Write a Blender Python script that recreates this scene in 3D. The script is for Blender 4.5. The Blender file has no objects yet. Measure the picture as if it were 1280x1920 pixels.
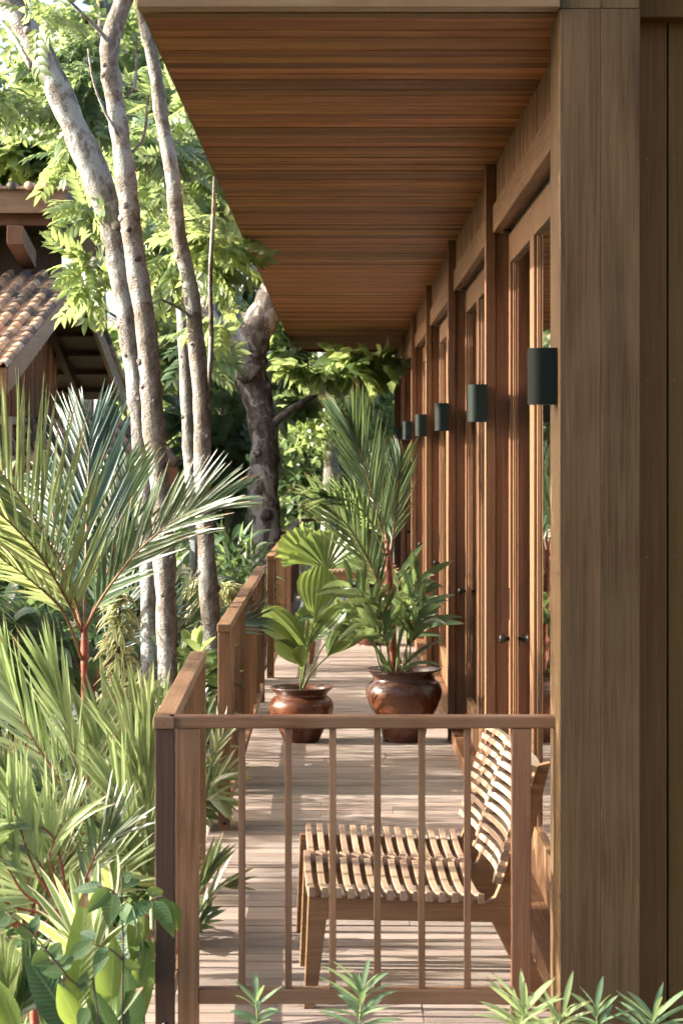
import bpy, math, random
import numpy as np
from mathutils import Vector, Matrix, Quaternion

scene = bpy.context.scene
C = scene.collection
R = math.radians
F = 4200.0            # focal length in pixels of the 1280 px wide photograph
CZ = 1.713            # eye height above the deck (z = 0 is the deck surface)
U = 6.6 / F           # metres per photo pixel at the front railing
GZ = -0.5             # garden ground level

# ------------------------------------------------------------------ camera
cd = bpy.data.cameras.new('camera')
cam = bpy.data.objects.new('camera', cd)
C.objects.link(cam)
cam.location = (0, 0, CZ)
cam.rotation_euler = (R(90), 0, 0)
cd.sensor_fit = 'HORIZONTAL'
cd.sensor_width = 24.0
cd.lens = F / 1280 * 24.0
cd.shift_y = -105 / 1280
cd.clip_start = 0.1
cd.clip_end = 500
cd.dof.use_dof = True
cd.dof.focus_distance = 10.5
cd.dof.aperture_fstop = 9.0
scene.camera = cam

# ------------------------------------------------------------------ light
SUN_E, SUN_B = R(23), R(2)          # elevation; how far behind the picture plane the sun stands
S = Vector((-math.cos(SUN_E) * math.cos(SUN_B), math.cos(SUN_E) * math.sin(SUN_B), math.sin(SUN_E)))
world = bpy.data.worlds.new('World')
scene.world = world
world.use_nodes = True
wn = world.node_tree
sky = wn.nodes.new('ShaderNodeTexSky')
sky.sky_type = 'NISHITA'
sky.sun_disc = False
sky.sun_elevation = SUN_E
sky.sun_rotation = math.atan2(S.x, S.y)
sky.air_density = 0.6
sky.dust_density = 4.0
sky.ozone_density = 0.0
bg = wn.nodes['Background']
bg.inputs['Strength'].default_value = 0.14
wn.links.new(sky.outputs[0], bg.inputs[0])
sd = bpy.data.lights.new('sun', 'SUN')
sd.energy = 4.6
sd.angle = R(0.5)
sd.color = (1.0, 0.92, 0.82)
sun = bpy.data.objects.new('sun', sd)
C.objects.link(sun)
sun.rotation_euler = S.to_track_quat('Z', 'Y').to_euler()
scene.view_settings.view_transform = 'Standard'
scene.view_settings.look = 'None'
scene.view_settings.gamma = 1.0
scene.view_settings.use_curve_mapping = False
scene.view_settings.exposure = 2.1
cy = scene.cycles
cy.use_adaptive_sampling = True
cy.adaptive_threshold = 0.03
cy.adaptive_min_samples = 24
cy.use_denoising = True
cy.max_bounces = 8
cy.diffuse_bounces = 5
cy.glossy_bounces = 3
cy.transmission_bounces = 4
cy.transparent_max_bounces = 8
cy.caustics_reflective = False
cy.caustics_refractive = False
cy.sample_clamp_indirect = 6.0

# ------------------------------------------------------------------ helpers
def P(px, py, d):
    return np.array([(px - 640) * d / F, d, CZ - (py - 855) * d / F])

def nrm(v):
    v = np.asarray(v, float)
    n = math.sqrt(float(v @ v))
    return v / n if n > 1e-9 else np.array([0, 0, 1.0])

def catmull(pts, n):
    p = [np.asarray(q, float) for q in pts]
    p = [2 * p[0] - p[1]] + p + [2 * p[-1] - p[-2]]
    m = len(p) - 3
    out = []
    for i in range(n):
        t = i / (n - 1) * m
        k = min(int(t), m - 1)
        u = t - k
        a, b, c, d = p[k:k + 4]
        out.append(0.5 * (2 * b + (c - a) * u + (2 * a - 5 * b + 4 * c - d) * u * u + (3 * b - a - 3 * c + d) * u ** 3))
    return np.array(out)

class MB:
    def __init__(s, seed=0):
        s.v, s.f, s.m, s.r, s.e, s.sm, s.t = [], [], [], [], [], [], []
        s.rng = random.Random(seed)

    def add(s, V, faces, mi=0, rnd=None, edge=None, smooth=False, along=None):
        o = len(s.v)
        V = [tuple(map(float, q)) for q in V]
        s.v += V
        s.f += [tuple(i + o for i in f) for f in faces]
        s.m += [mi] * len(faces)
        s.sm += [smooth] * len(faces)
        s.r += [s.rng.random() if rnd is None else rnd] * len(V)
        s.e += ([0.0] * len(V) if edge is None else list(edge))
        s.t += ([0.0] * len(V) if along is None else list(along))

    def hexa(s, p, mi=0, rnd=None):
        s.add(p, [(0, 3, 2, 1), (4, 5, 6, 7), (0, 1, 5, 4), (1, 2, 6, 5), (2, 3, 7, 6), (3, 0, 4, 7)], mi, rnd)

    def box(s, x0, x1, y0, y1, z0, z1, mi=0, rnd=None):
        s.hexa([(x0, y0, z0), (x1, y0, z0), (x1, y1, z0), (x0, y1, z0), (x0, y0, z1), (x1, y0, z1), (x1, y1, z1), (x0, y1, z1)], mi, rnd)

    def beam(s, a, b, w, h, up=(0, 0, 1), mi=0, rnd=None):
        """a box from a to b, w wide (sideways) and h high (along up)"""
        a, b = np.asarray(a, float), np.asarray(b, float)
        t = nrm(b - a)
        sd_ = nrm(np.cross(t, up))
        u = nrm(np.cross(sd_, t))
        q = []
        for k in (-h / 2, h / 2):
            q += [a - sd_ * w / 2 + u * k, a + sd_ * w / 2 + u * k, b + sd_ * w / 2 + u * k, b - sd_ * w / 2 + u * k]
        s.hexa(q, mi, rnd)

    def prism(s, poly, fn, a0, a1, mi=0, rnd=None):
        """extrude a 2-D polygon; fn(u, v, a) gives the 3-D point"""
        n = len(poly)
        V = [fn(u, v, a0) for u, v in poly] + [fn(u, v, a1) for u, v in poly]
        s.add(V, [tuple(range(n - 1, -1, -1)), tuple(range(n, 2 * n))] + [(i, (i + 1) % n, n + (i + 1) % n, n + i) for i in range(n)], mi, rnd)

    def tube(s, pts, rad, n=10, mi=0, rnd=None, wob=0.0, flat=1.0):
        pts = np.asarray(pts, float)
        m = len(pts)
        V, prev = [], None
        for i in range(m):
            t = nrm(pts[min(i + 1, m - 1)] - pts[max(i - 1, 0)])
            if prev is None:
                prev = nrm(np.cross(t, (0.3, 0.9, 0.2)))
            x = nrm(prev - t * (prev @ t))
            y = np.cross(t, x)
            prev = x
            r = rad[i] if hasattr(rad, '__len__') else rad
            for k in range(n):
                a = 2 * math.pi * k / n
                q = r * (1 + (wob * (s.rng.random() - .5) if wob else 0))
                V.append(pts[i] + x * math.cos(a) * q + y * math.sin(a) * q * flat)
        fs = [(i * n + k, i * n + (k + 1) % n, (i + 1) * n + (k + 1) % n, (i + 1) * n + k) for i in range(m - 1) for k in range(n)]
        fs += [tuple(range(n - 1, -1, -1)), tuple(range((m - 1) * n, m * n))]
        s.add(V, fs, mi, rnd, smooth=True)

    def lathe(s, prof, c=(0, 0, 0), n=48, mi=0, rnd=0.5, wob=0.0):
        ph = s.rng.random() * 6
        V = []
        for r, z in prof:
            for k in range(n):
                a = 2 * math.pi * k / n
                w = 1 + wob * (math.sin(2 * a + ph) * .6 + math.sin(5 * a + 2 * ph) * .4)
                V.append((c[0] + r * math.cos(a) * w, c[1] + r * math.sin(a) * w, c[2] + z * (1 + wob * .4 * math.sin(a * 3 + ph))))
        m = len(prof)
        s.add(V, [(i * n + k, i * n + (k + 1) % n, (i + 1) * n + (k + 1) % n, (i + 1) * n + k) for i in range(m - 1) for k in range(n)], mi, rnd, smooth=True)

    def blade(s, p, d, up, L, w, droop=0.1, rows=5, fold=0.25, shape='strap', mi=0, rnd=None, curl=0.0):
        """one leaf blade from p along d; up is the side it shows"""
        d = nrm(d)
        V, E = [], []
        for k in range(rows):
            t = k / (rows - 1)
            c = p + d * (L * t) + np.array([0, 0, -1.0]) * (droop * L * t * t) + np.asarray(up) * (curl * L * t * t)
            if shape == 'strap':
                ww = w * min(1, .45 + 2.2 * t) * (1 - t ** 2.6)
            elif shape == 'lance':
                ww = w * math.sin(math.pi * min(1, t * .93 + .07)) ** .8
            elif shape == 'ovate':
                ww = w * (math.sin(math.pi * (t ** .72)) ** .85)
            else:
                ww = w * min(1, .2 + 3 * t) * (1 - t ** 5)
            if k == rows - 1:
                ww = w * .02
            dd = nrm(d + np.array([0, 0, -1.0]) * (2 * droop * t) + np.asarray(up) * (2 * curl * t))
            sd_ = nrm(np.cross(dd, up))
            n_ = np.cross(sd_, dd)
            V += [c - sd_ * ww + n_ * fold * ww, c, c + sd_ * ww + n_ * fold * ww]
            E += [1, 0, 1]
        s.add(V, [q for i in range(rows - 1) for q in ((3 * i, 3 * i + 1, 3 * i + 4, 3 * i + 3), (3 * i + 1, 3 * i + 2, 3 * i + 5, 3 * i + 4))], mi, rnd, E, smooth=True, along=[k / (rows - 1) for k in range(rows) for _ in (0, 1, 2)])

    def frond(s, pts, n, L, w, face, t0=.22, a0=60, a1=22, droop=.08, lift=.12, mi=0, mr=1, r0=.007, jit=6, rows=5, up=0.0, sides=(1, -1), tip=.5, base=.55):
        path = catmull(pts, 40)
        m = len(path)
        s.tube(path[::2], [r0 * (1 - .75 * i / (m // 2)) for i in range(len(path[::2]))], 6, mr, rnd=s.rng.random())
        face = nrm(face)
        for i in range(n):
            t = t0 + (1 - t0) * i / (n - 1)
            k = t * (m - 1)
            j = min(int(k), m - 2)
            p = path[j] + (path[j + 1] - path[j]) * (k - j)
            tan = nrm(path[min(j + 2, m - 1)] - path[max(j - 1, 0)])
            sv = nrm(np.cross(tan, face))
            q = (t - t0) / (1 - t0)
            prof = (base + (1 - base) * min(1, q / .3)) * (1 - (1 - tip) * max(0, (q - .45) / .55) ** 1.3)
            for sg in sides:
                a = R(a0 + (a1 - a0) * q + s.rng.uniform(-jit, jit))
                d = tan * math.cos(a) + sv * sg * math.sin(a) + face * (lift + s.rng.uniform(-.08, .08)) + np.array([0, 0, up])
                un = nrm(face + sv * sg * s.rng.uniform(-.2, .5))
                s.blade(p, d, un, L * prof * s.rng.uniform(.88, 1.08), w * s.rng.uniform(.8, 1.15), droop * s.rng.uniform(.4, 1.6), rows, .35, 'strap', mi)

    def fan(s, p, d, face, Rr, span, n, cup=.15, pleat=.05, mi=0, rnd=None, rows=5, tooth=.07):
        d = nrm(d)
        face = nrm(np.asarray(face) - d * (np.asarray(face) @ d))
        sv = np.cross(d, face)
        V, E = [], []
        m = 2 * n + 1
        for i in range(rows):
            r = Rr * i / (rows - 1)
            for j in range(m):
                th = R(span) * (j / (m - 1) - .5)
                q = abs(2 * j / (m - 1) - 1)
                rr = r * (1 - .16 * q * q)
                if i == rows - 1 and j % 2:
                    rr *= 1 - tooth
                pl = pleat * r * (1 if j % 2 else -1) * .5
                c = p + (d * math.cos(th) + sv * math.sin(th)) * rr + face * (pl + cup * r * (q * q) * .8) + np.array([0, 0, -1.0]) * (.12 * r * r / Rr)
                V.append(c)
                E.append(j % 2)
        fs = [(i * m + j, i * m + j + 1, (i + 1) * m + j + 1, (i + 1) * m + j) for i in range(rows - 1) for j in range(m - 1)]
        s.add(V, fs, mi, rnd, E, smooth=False)

    def paddle(s, p, d, face, L, W, n=7, cup=.1, mi=0, rnd=None, rows=9, bend=.12, tooth=.03):
        """pleated spoon shaped leaf, blunt and toothed at the end"""
        d = nrm(d)
        face = nrm(np.asarray(face) - d * (np.asarray(face) @ d))
        sv = np.cross(d, face)
        V, E = [], []
        m = 2 * n + 1
        for i in range(rows):
            t = i / (rows - 1)
            for j in range(m):
                q = 2 * j / (m - 1) - 1
                ww = W * .5 * (math.sin(math.pi * .5 * min(1, t / .62)) ** .9 if t < .62 else math.cos((t - .62) / .38 * 1.12) ** .6)
                ll = L * t * (1 - .10 * q * q * t * t) * ((1 - tooth) if (i == rows - 1 and j % 2) else 1)
                c = p + d * ll + sv * (ww * q) + face * ((.011 * W * (1 if j % 2 else -1)) * min(1, t * 3) * .5 + cup * W * q * q) + np.array([0, 0, -1.0]) * (bend * L * t * t)
                V.append(c)
                E.append(j % 2)
        fs = [(i * m + j, i * m + j + 1, (i + 1) * m + j + 1, (i + 1) * m + j) for i in range(rows - 1) for j in range(m - 1)]
        s.add(V, fs, mi, rnd, E, smooth=False)

    def build(s, name, mats, parent=None, bevel=0.0, smooth=None):
        V = np.array(s.v, dtype=np.float64)
        if parent is not None:
            V = V - np.array(parent.matrix_basis.translation)
            if parent.parent is not None:
                V = V - np.array(parent.parent.matrix_basis.translation)
        me = bpy.data.meshes.new(name)
        me.from_pydata(V.tolist(), [], s.f)
        a = me.attributes.new('rnd', 'FLOAT', 'POINT')
        a.data.foreach_set('value', s.r)
        a = me.attributes.new('edge', 'FLOAT', 'POINT')
        a.data.foreach_set('value', s.e)
        a = me.attributes.new('along', 'FLOAT', 'POINT')
        a.data.foreach_set('value', s.t)
        for m in (mats if isinstance(mats, (list, tuple)) else [mats]):
            me.materials.append(m)
        me.polygons.foreach_set('material_index', s.m)
        me.polygons.foreach_set('use_smooth', s.sm if smooth is None else [smooth] * len(s.f))
        me.update()
        o = bpy.data.objects.new(name, me)
        C.objects.link(o)
        if parent is not None:
            o.parent = parent
        if bevel:
            b = o.modifiers.new('bevel', 'BEVEL')
            b.width = bevel
            b.segments = 2
            b.limit_method = 'ANGLE'
            b.angle_limit = R(50)
        return o

def tag(o, label, cat, group=None):
    o['label'] = label
    o['category'] = cat
    if group:
        o['group'] = group
    return o

def thing(name, label, cat, loc=(0, 0, 0), group=None):
    o = bpy.data.objects.new(name, None)
    o.empty_display_size = .1
    C.objects.link(o)
    o.location = tuple(map(float, loc))
    return tag(o, label, cat, group)

def struct(o, kind='structure'):
    o['kind'] = kind
    return o

def copy_tree(o, parent=None):
    c = o.copy()
    C.objects.link(c)
    if parent is not None:
        c.parent = parent
    for ch in list(o.children):
        copy_tree(ch, c)
    return c

# ------------------------------------------------------------------ materials
class NT:
    def __init__(s, name):
        s.m = bpy.data.materials.new(name)
        s.m.use_nodes = True
        s.t = s.m.node_tree
        s.b = s.t.nodes['Principled BSDF']
        s.out = s.t.nodes['Material Output']

    def n(s, typ, **kw):
        q = s.t.nodes.new('ShaderNode' + typ)
        for k, v in kw.items():
            setattr(q, k, v)
        return q

    def l(s, a, b):
        s.t.links.new(a, b)

    def ramp(s, fac, stops):
        q = s.n('ValToRGB')
        e = q.color_ramp.elements
        while len(e) < len(stops):
            e.new(0.5)
        for i, (p, c) in enumerate(stops):
            e[i].position = p
            e[i].color = (*c, 1) if len(c) == 3 else c
        s.l(fac, q.inputs[0])
        return q.outputs[0]

    def attr(s, name):
        return s.n('Attribute', attribute_name=name).outputs['Fac']

    def math(s, op, a, b=0.0):
        q = s.n('Math', operation=op)
        for i, x in enumerate((a, b)):
            if isinstance(x, (int, float)):
                q.inputs[i].default_value = x
            else:
                s.l(x, q.inputs[i])
        return q.outputs[0]

    def mixc(s, fac, a, b, mode='MIX'):
        q = s.n('Mix', data_type='RGBA', blend_type=mode)
        for sock, x in ((q.inputs[0], fac), (q.inputs[6], a), (q.inputs[7], b)):
            if isinstance(x, (int, float)):
                sock.default_value = x
            elif isinstance(x, tuple):
                sock.default_value = (*x, 1)
            else:
                s.l(x, sock)
        return q.outputs[2]

    def noise(s, vec, scale, detail=4, rough=.55, dist=0.0):
        q = s.n('TexNoise')
        q.inputs['Scale'].default_value = scale
        q.inputs['Detail'].default_value = detail
        q.inputs['Roughness'].default_value = rough
        q.inputs['Distortion'].default_value = dist
        if vec is not None:
            s.l(vec, q.inputs['Vector'])
        return q.outputs['Fac']

    def coords(s, scale=(1, 1, 1), rnd=True):
        tc = s.n('TexCoord').outputs['Object']
        if rnd:
            cb = s.n('CombineXYZ')
            r = s.attr('rnd')
            s.l(s.math('MULTIPLY', r, 13.7), cb.inputs[0])
            s.l(s.math('MULTIPLY', r, 31.3), cb.inputs[1])
            s.l(s.math('MULTIPLY', r, 7.9), cb.inputs[2])
            va = s.n('VectorMath', operation='ADD')
            s.l(tc, va.inputs[0])
            s.l(cb.outputs[0], va.inputs[1])
            tc = va.outputs[0]
        mp = s.n('Mapping')
        mp.inputs['Scale'].default_value = scale
        s.l(tc, mp.inputs['Vector'])
        return mp.outputs[0]

    def bump(s, h, strength=.3, dist=.004):
        q = s.n('Bump')
        q.inputs['Strength'].default_value = strength
        q.inputs['Distance'].default_value = dist
        s.l(h, q.inputs['Height'])
        s.l(q.outputs[0], s.b.inputs['Normal'])

def wood(name, dark, mid, light, axis, rough=.55, var=.35, weather=None, wamt=.0, spec=.35, grain=1.0, specks=0.0, scratch=0.0):
    N = NT(name)
    sc = [70 * grain, 70 * grain, 70 * grain]
    sc['xyz'.index(axis)] = 2.2 * grain
    co = N.coords(tuple(sc))
    g = N.noise(co, 1.0, 6, .62, 1.2)
    sc2 = [9, 9, 9]
    sc2['xyz'.index(axis)] = .7
    g2 = N.noise(N.coords(tuple(sc2)), 1.0, 3, .5, .8)
    f = N.math('ADD', N.math('MULTIPLY', g, .62), N.math('MULTIPLY', g2, .38))
    col = N.ramp(f, [(.3, dark), (.5, mid), (.7, light)])
    # board to board variation
    r = N.attr('rnd')
    v = N.math('ADD', N.math('MULTIPLY', r, 2 * var), 1 - var)
    hs = N.n('HueSaturation')
    N.l(col, hs.inputs['Color'])
    N.l(v, hs.inputs['Value'])
    N.l(N.math('ADD', N.math('MULTIPLY', N.math('FRACT', N.math('MULTIPLY', r, 7.31)), .018), .491), hs.inputs['Hue'])
    col = hs.outputs[0]
    if weather:
        wn_ = N.noise(N.coords((1.3, 1.3, 1.3)), 2.2, 5, .6, .4)
        col = N.mixc(N.ramp(wn_, [(.38, (0, 0, 0)), (.7, (wamt,) * 3)]), col, weather)
    if scratch:
        sc3 = [170, 170, 170]
        sc3['xyz'.index(axis)] = 1.1
        ln = N.noise(N.coords(tuple(sc3)), 1.0, 3, .6, .3)
        col = N.mixc(N.ramp(ln, [(.60, (0, 0, 0)), (.72, (scratch,) * 3)]), col, tuple(c * 1.7 for c in light))
        col = N.mixc(N.ramp(ln, [(.28, (scratch * 1.3,) * 3), (.38, (0, 0, 0))]), col, tuple(c * .45 for c in dark))
    if specks:
        sp = N.noise(N.coords((1, 1, 1), False), 160, 2, .5)
        col = N.mixc(N.ramp(sp, [(.74, (0, 0, 0)), (.78, (specks,) * 3)]), col, (.5, .45, .38))
    N.l(col, N.b.inputs['Base Color'])
    N.l(N.ramp(g, [(.3, (rough + .12,) * 3), (.7, (rough - .08,) * 3)]), N.b.inputs['Roughness'])
    N.b.inputs['Specular IOR Level'].default_value = spec
    N.bump(g, .25, .002)
    return N.m

def plain(name, col, rough=.5, metal=0.0, spec=.4, nscale=8, amt=.25, col2=None):
    N = NT(name)
    f = N.noise(N.coords((1, 1, 1)), nscale, 5, .6)
    c2 = col2 or tuple(c * (1 - amt) for c in col)
    N.l(N.ramp(f, [(.35, c2), (.65, col)]), N.b.inputs['Base Color'])
    N.b.inputs['Roughness'].default_value = rough
    N.b.inputs['Metallic'].default_value = metal
    N.b.inputs['Specular IOR Level'].default_value = spec
    N.bump(f, .12, .002)
    return N.m

def leaf(name, a, b, tr=(.30, .42, .06), amt=.42, rough=.42, margin=None, mpos=.55, spec=.4, midrib=None, veins=0, tips=0.0):
    N = NT(name)
    r = N.attr('rnd')
    co = N.coords((1, 1, 1))
    nf = N.noise(co, 14, 3, .5)
    f = N.math('ADD', N.math('MULTIPLY', r, .75), N.math('MULTIPLY', nf, .3))
    col = N.ramp(f, [(.12, a), (.92, b)])
    tcol = N.mixc(.72, col, tr, 'MIX')
    tcol = N.mixc(N.math('MULTIPLY', r, .5), tcol, tuple(min(1, c * 1.35) for c in tr))
    if margin:
        e = N.attr('edge')
        e = N.math('ADD', e, N.math('MULTIPLY', N.math('SUBTRACT', nf, .5), .25))
        mk = N.ramp(e, [(mpos - .03, (0, 0, 0)), (mpos + .03, (1, 1, 1))])
        col = N.mixc(mk, col, margin)
        tcol = N.mixc(mk, tcol, margin)
    if midrib:
        e = N.attr('edge')
        mk = N.ramp(e, [(.03, (1, 1, 1)), (.09, (0, 0, 0))])
        col = N.mixc(mk, col, midrib)
    if veins:
        w = N.math('SINE', N.math('SUBTRACT', N.math('MULTIPLY', N.attr('along'), veins), N.math('MULTIPLY', N.attr('edge'), veins * .11)))
        vm = N.ramp(w, [(.55, (0, 0, 0)), (1.0, (.45,) * 3)])
        col = N.mixc(vm, col, tuple(min(1, c * 1.5) for c in b))
        tcol = N.mixc(vm, tcol, tuple(c * .55 for c in tr))
        N.bump(w, .25, .002)
    if tips:
        tm = N.math('ADD', N.attr('along'), N.math('MULTIPLY', N.math('SUBTRACT', N.noise(N.coords((1, 1, 1)), 5, 2), .5), .5))
        tm = N.math('ADD', tm, N.math('MULTIPLY', r, .12))
        mk = N.ramp(tm, [(1.0 - tips, (0, 0, 0)), (1.04 - tips * .6, (1, 1, 1))])
        col = N.mixc(mk, col, (.22, .15, .07))
        tcol = N.mixc(mk, tcol, (.30, .20, .09))
    N.l(col, N.b.inputs['Base Color'])
    N.b.inputs['Roughness'].default_value = rough
    N.b.inputs['Specular IOR Level'].default_value = spec
    t = N.n('BsdfTranslucent')
    N.l(tcol, t.inputs['Color'])
    mx = N.n('MixShader')
    mx.inputs[0].default_value = amt
    N.l(N.b.outputs[0], mx.inputs[1])
    N.l(t.outputs[0], mx.inputs[2])
    N.l(mx.outputs[0], N.out.inputs['Surface'])
    return N.m

def bark(name, dark, mid, light, patch=(.5, .52, .46), pamt=.5, scale=1.0):
    N = NT(name)
    co = N.coords((1, 1, .45), False)
    n1 = N.noise(co, 26 * scale, 6, .65, .6)
    n2 = N.noise(N.coords((1, 1, .7), False), 7 * scale, 6, .7, .5)
    n3 = N.noise(N.coords((1, 1, 2.5), False), 60 * scale, 3, .6)
    col = N.ramp(N.math('ADD', N.math('MULTIPLY', n1, .6), N.math('MULTIPLY', n2, .4)), [(.34, dark), (.5, mid), (.64, light)])
    col = N.mixc(N.ramp(n2, [(.50, (0, 0, 0)), (.545, (pamt,) * 3)]), col, patch)
    col = N.mixc(N.ramp(n3, [(.62, (0, 0, 0)), (.7, (.35,) * 3)]), col, dark)
    N.l(col, N.b.inputs['Base Color'])
    N.b.inputs['Roughness'].default_value = .85
    N.b.inputs['Specular IOR Level'].default_value = .2
    N.bump(N.math('ADD', n1, n3), .85, .018)
    return N.m

M = {}
for ax in 'xyz':
    M['rail' + ax] = wood('rail_wood_' + ax, (0.0986, 0.0462, 0.0221), (0.1914, 0.0968, 0.0483), (0.2784, 0.1540, 0.0840), ax, .5, .22, (0.2668, 0.1815, 0.1155), .4, specks=.5, spec=.22)
    M['house' + ax] = wood('house_wood_' + ax, (0.0780, 0.0380, 0.0185), (0.1443, 0.0722, 0.0355), (0.2067, 0.1140, 0.0607), ax, .5, .2, (0.1872, 0.1140, 0.0666), .3, spec=.2)
    M['bench' + ax] = wood('bench_wood_' + ax, (0.2117, 0.1386, 0.0847), (0.2979, 0.2079, 0.1371), (0.3606, 0.2656, 0.1855), ax, .5, .16)
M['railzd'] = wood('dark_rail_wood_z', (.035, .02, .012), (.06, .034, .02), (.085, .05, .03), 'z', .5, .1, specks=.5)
M['frame'] = wood('bench_frame_wood', (.12, .065, .028), (.22, .125, .055), (.30, .18, .085), 'x', .5, .12)
M['soffit'] = wood('soffit_wood', (0.0564, 0.0214, 0.0086), (0.2538, 0.1072, 0.0378), (0.4888, 0.2518, 0.1002), 'x', .62, .5, spec=.08, scratch=.25)
M['deck'] = wood('deck_wood', (0.1403, 0.1001, 0.0790), (0.2437, 0.1881, 0.1537), (0.3250, 0.2681, 0.2285), 'x', .6, .3, (0.3103, 0.2801, 0.2493), .6, specks=.25, spec=.2)
M['post'] = wood('weathered_post_wood', (0.0499, 0.0303, 0.0136), (0.1018, 0.0643, 0.0294), (0.1748, 0.1134, 0.0543), 'z', .6, .14, (0.1263, 0.0924, 0.0472), .45, specks=.35, scratch=.22, spec=.12)
M['siding'] = wood('siding_wood', (0.0984, 0.0478, 0.0153), (0.1447, 0.0736, 0.0237), (0.1910, 0.1012, 0.0346), 'z', .6, .2, (0.1736, 0.1012, 0.0370), .35, specks=.35, scratch=.25, spec=.12)
M['fascia'] = wood('fascia_wood', (0.1370, 0.0739, 0.0325), (0.2055, 0.1172, 0.0542), (0.2740, 0.1623, 0.0795), 'x', .6, .1, (0.2781, 0.1960, 0.1105), .6)
M['hut'] = wood('hut_wall_wood', (.16, .075, .032), (.27, .13, .06), (.36, .19, .095), 'z', .6, .25, spec=.2)
M['dark'] = plain('dark_gap', (.012, .010, .008), .9)
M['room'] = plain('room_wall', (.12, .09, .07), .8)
M['metal'] = plain('dark_metal', (.02, .022, .02), .4, .6, .5)
M['track'] = plain('metal_track', (.35, .33, .30), .45, .6, .5, nscale=30)
M['nail'] = plain('nail_metal', (.42, .38, .33), .5, .3)
M['chalk'] = plain('white_nail', (.55, .52, .46), .6)
# lamp: powder coated dark green metal
M['lamp'] = plain('lamp_coating', (.006, .011, .009), .6, 0, .12, nscale=40, amt=.15)
M['lampglow'] = plain('lamp_inside', (.3, .28, .25), .6)

def glass():
    N = NT('window_glass')
    N.t.nodes.remove(N.b)
    g = N.n('BsdfGlossy')
    g.inputs['Roughness'].default_value = .015
    g.inputs['Color'].default_value = (.95, .95, .95, 1)
    t = N.n('BsdfTransparent')
    t.inputs['Color'].default_value = (.80, .83, .81, 1)
    fr = N.n('Fresnel')
    fr.inputs['IOR'].default_value = 1.55
    f = N.math('ADD', N.math('MULTIPLY', fr.outputs[0], 1.35), .03)
    mx = N.n('MixShader')
    N.l(f, mx.inputs[0])
    N.l(t.outputs[0], mx.inputs[1])
    N.l(g.outputs[0], mx.inputs[2])
    N.l(mx.outputs[0], N.out.inputs['Surface'])
    return N.m
M['glass'] = glass()

def potmat():
    N = NT('glazed_pot')
    co = N.coords((1, 1, 1), False)
    n1 = N.noise(co, 7, 5, .6)
    n2 = N.noise(co, 70, 3, .6)
    z = N.n('SeparateXYZ')
    N.l(N.n('TexCoord').outputs['Object'], z.inputs[0])
    band = N.ramp(N.math('ADD', N.math('MULTIPLY', z.outputs[2], 1.5), N.math('MULTIPLY', N.math('SUBTRACT', n1, .5), .5)), [(.0, (0.0612, 0.0186, 0.0090)), (.25, (0.1163, 0.0364, 0.0150)), (.42, (0.0918, 0.0331, 0.0165)), (.55, (0.0612, 0.0364, 0.0263)), (.7, (0.0979, 0.0497, 0.0300))])
    col = N.mixc(N.ramp(n2, [(.55, (0, 0, 0)), (.75, (.55,) * 3)]), band, (.30, .10, .035))
    N.l(col, N.b.inputs['Base Color'])
    N.l(N.ramp(n1, [(.3, (.2,) * 3), (.7, (.36,) * 3)]), N.b.inputs['Roughness'])
    N.b.inputs['Specular IOR Level'].default_value = .55
    N.bump(N.math('ADD', n1, N.math('MULTIPLY', n2, .3)), .25, .006)
    return N.m
M['pot'] = potmat()
M['soil'] = plain('potting_soil', (.05, .035, .025), .95, nscale=60, amt=.6)
M['cloth'] = plain('navy_cloth', (.022, .032, .042), .8, nscale=12, amt=.5)

M['palm'] = leaf('palm_leaflet', (.045, .085, .045), (.085, .14, .065), (.30, .40, .13), .36, .32, spec=.45, tips=.05)
M['palmy'] = leaf('palm_leaflet_yellow', (.09, .125, .05), (.18, .22, .09), (.42, .48, .19), .40, .34, spec=.45, tips=.06)
M['palml'] = leaf('palm_leaflet_pale', (.17, .24, .10), (.34, .41, .19), (.56, .67, .29), .46, .32, spec=.9, tips=.06)
M['palmb'] = leaf('palm_leaflet_blue', (.03, .07, .052), (.055, .105, .075), (.16, .26, .12), .25, .34, spec=.45)
M['fan'] = leaf('fan_palm_leaf', (.06, .105, .028), (.12, .18, .05), (.34, .44, .10), .42, .36, spec=.6)
M['broad'] = leaf('broad_leaf', (.05, .10, .025), (.13, .20, .045), (.38, .50, .09), .46, .38, midrib=(.22, .32, .12), spec=.3, veins=120, tips=.02)
M['broadd'] = leaf('dark_broad_leaf', (.02, .05, .028), (.04, .085, .04), (.16, .26, .08), .2, .36, midrib=(.12, .20, .09), spec=.3, veins=120)
M['stripe'] = leaf('striped_leaf', (.10, .19, .05), (.16, .26, .07), (.42, .52, .15), .35, .42, margin=(.62, .62, .42), mpos=.62)
M['varieg'] = leaf('cream_edged_leaf', (.08, .15, .045), (.13, .20, .06), (.40, .48, .14), .32, .45, margin=(.62, .58, .34), mpos=.45)
M['oleander'] = leaf('narrow_leaf', (.07, .13, .075), (.16, .24, .12), (.36, .48, .18), .33, .45, midrib=(.3, .4, .2))
M['toothed'] = leaf('nettle_leaf', (.022, .055, .03), (.06, .11, .04), (.26, .38, .07), .33, .55, midrib=(.10, .17, .07), spec=.2, veins=60)
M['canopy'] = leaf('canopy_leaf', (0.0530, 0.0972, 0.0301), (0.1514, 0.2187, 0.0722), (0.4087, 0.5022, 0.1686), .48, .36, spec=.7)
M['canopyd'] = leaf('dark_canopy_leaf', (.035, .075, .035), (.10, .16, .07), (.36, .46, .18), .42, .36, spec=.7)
M['under'] = leaf('undergrowth_leaf', (.022, .055, .024), (.075, .135, .05), (.26, .38, .12), .36, .4, spec=.6)
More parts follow.
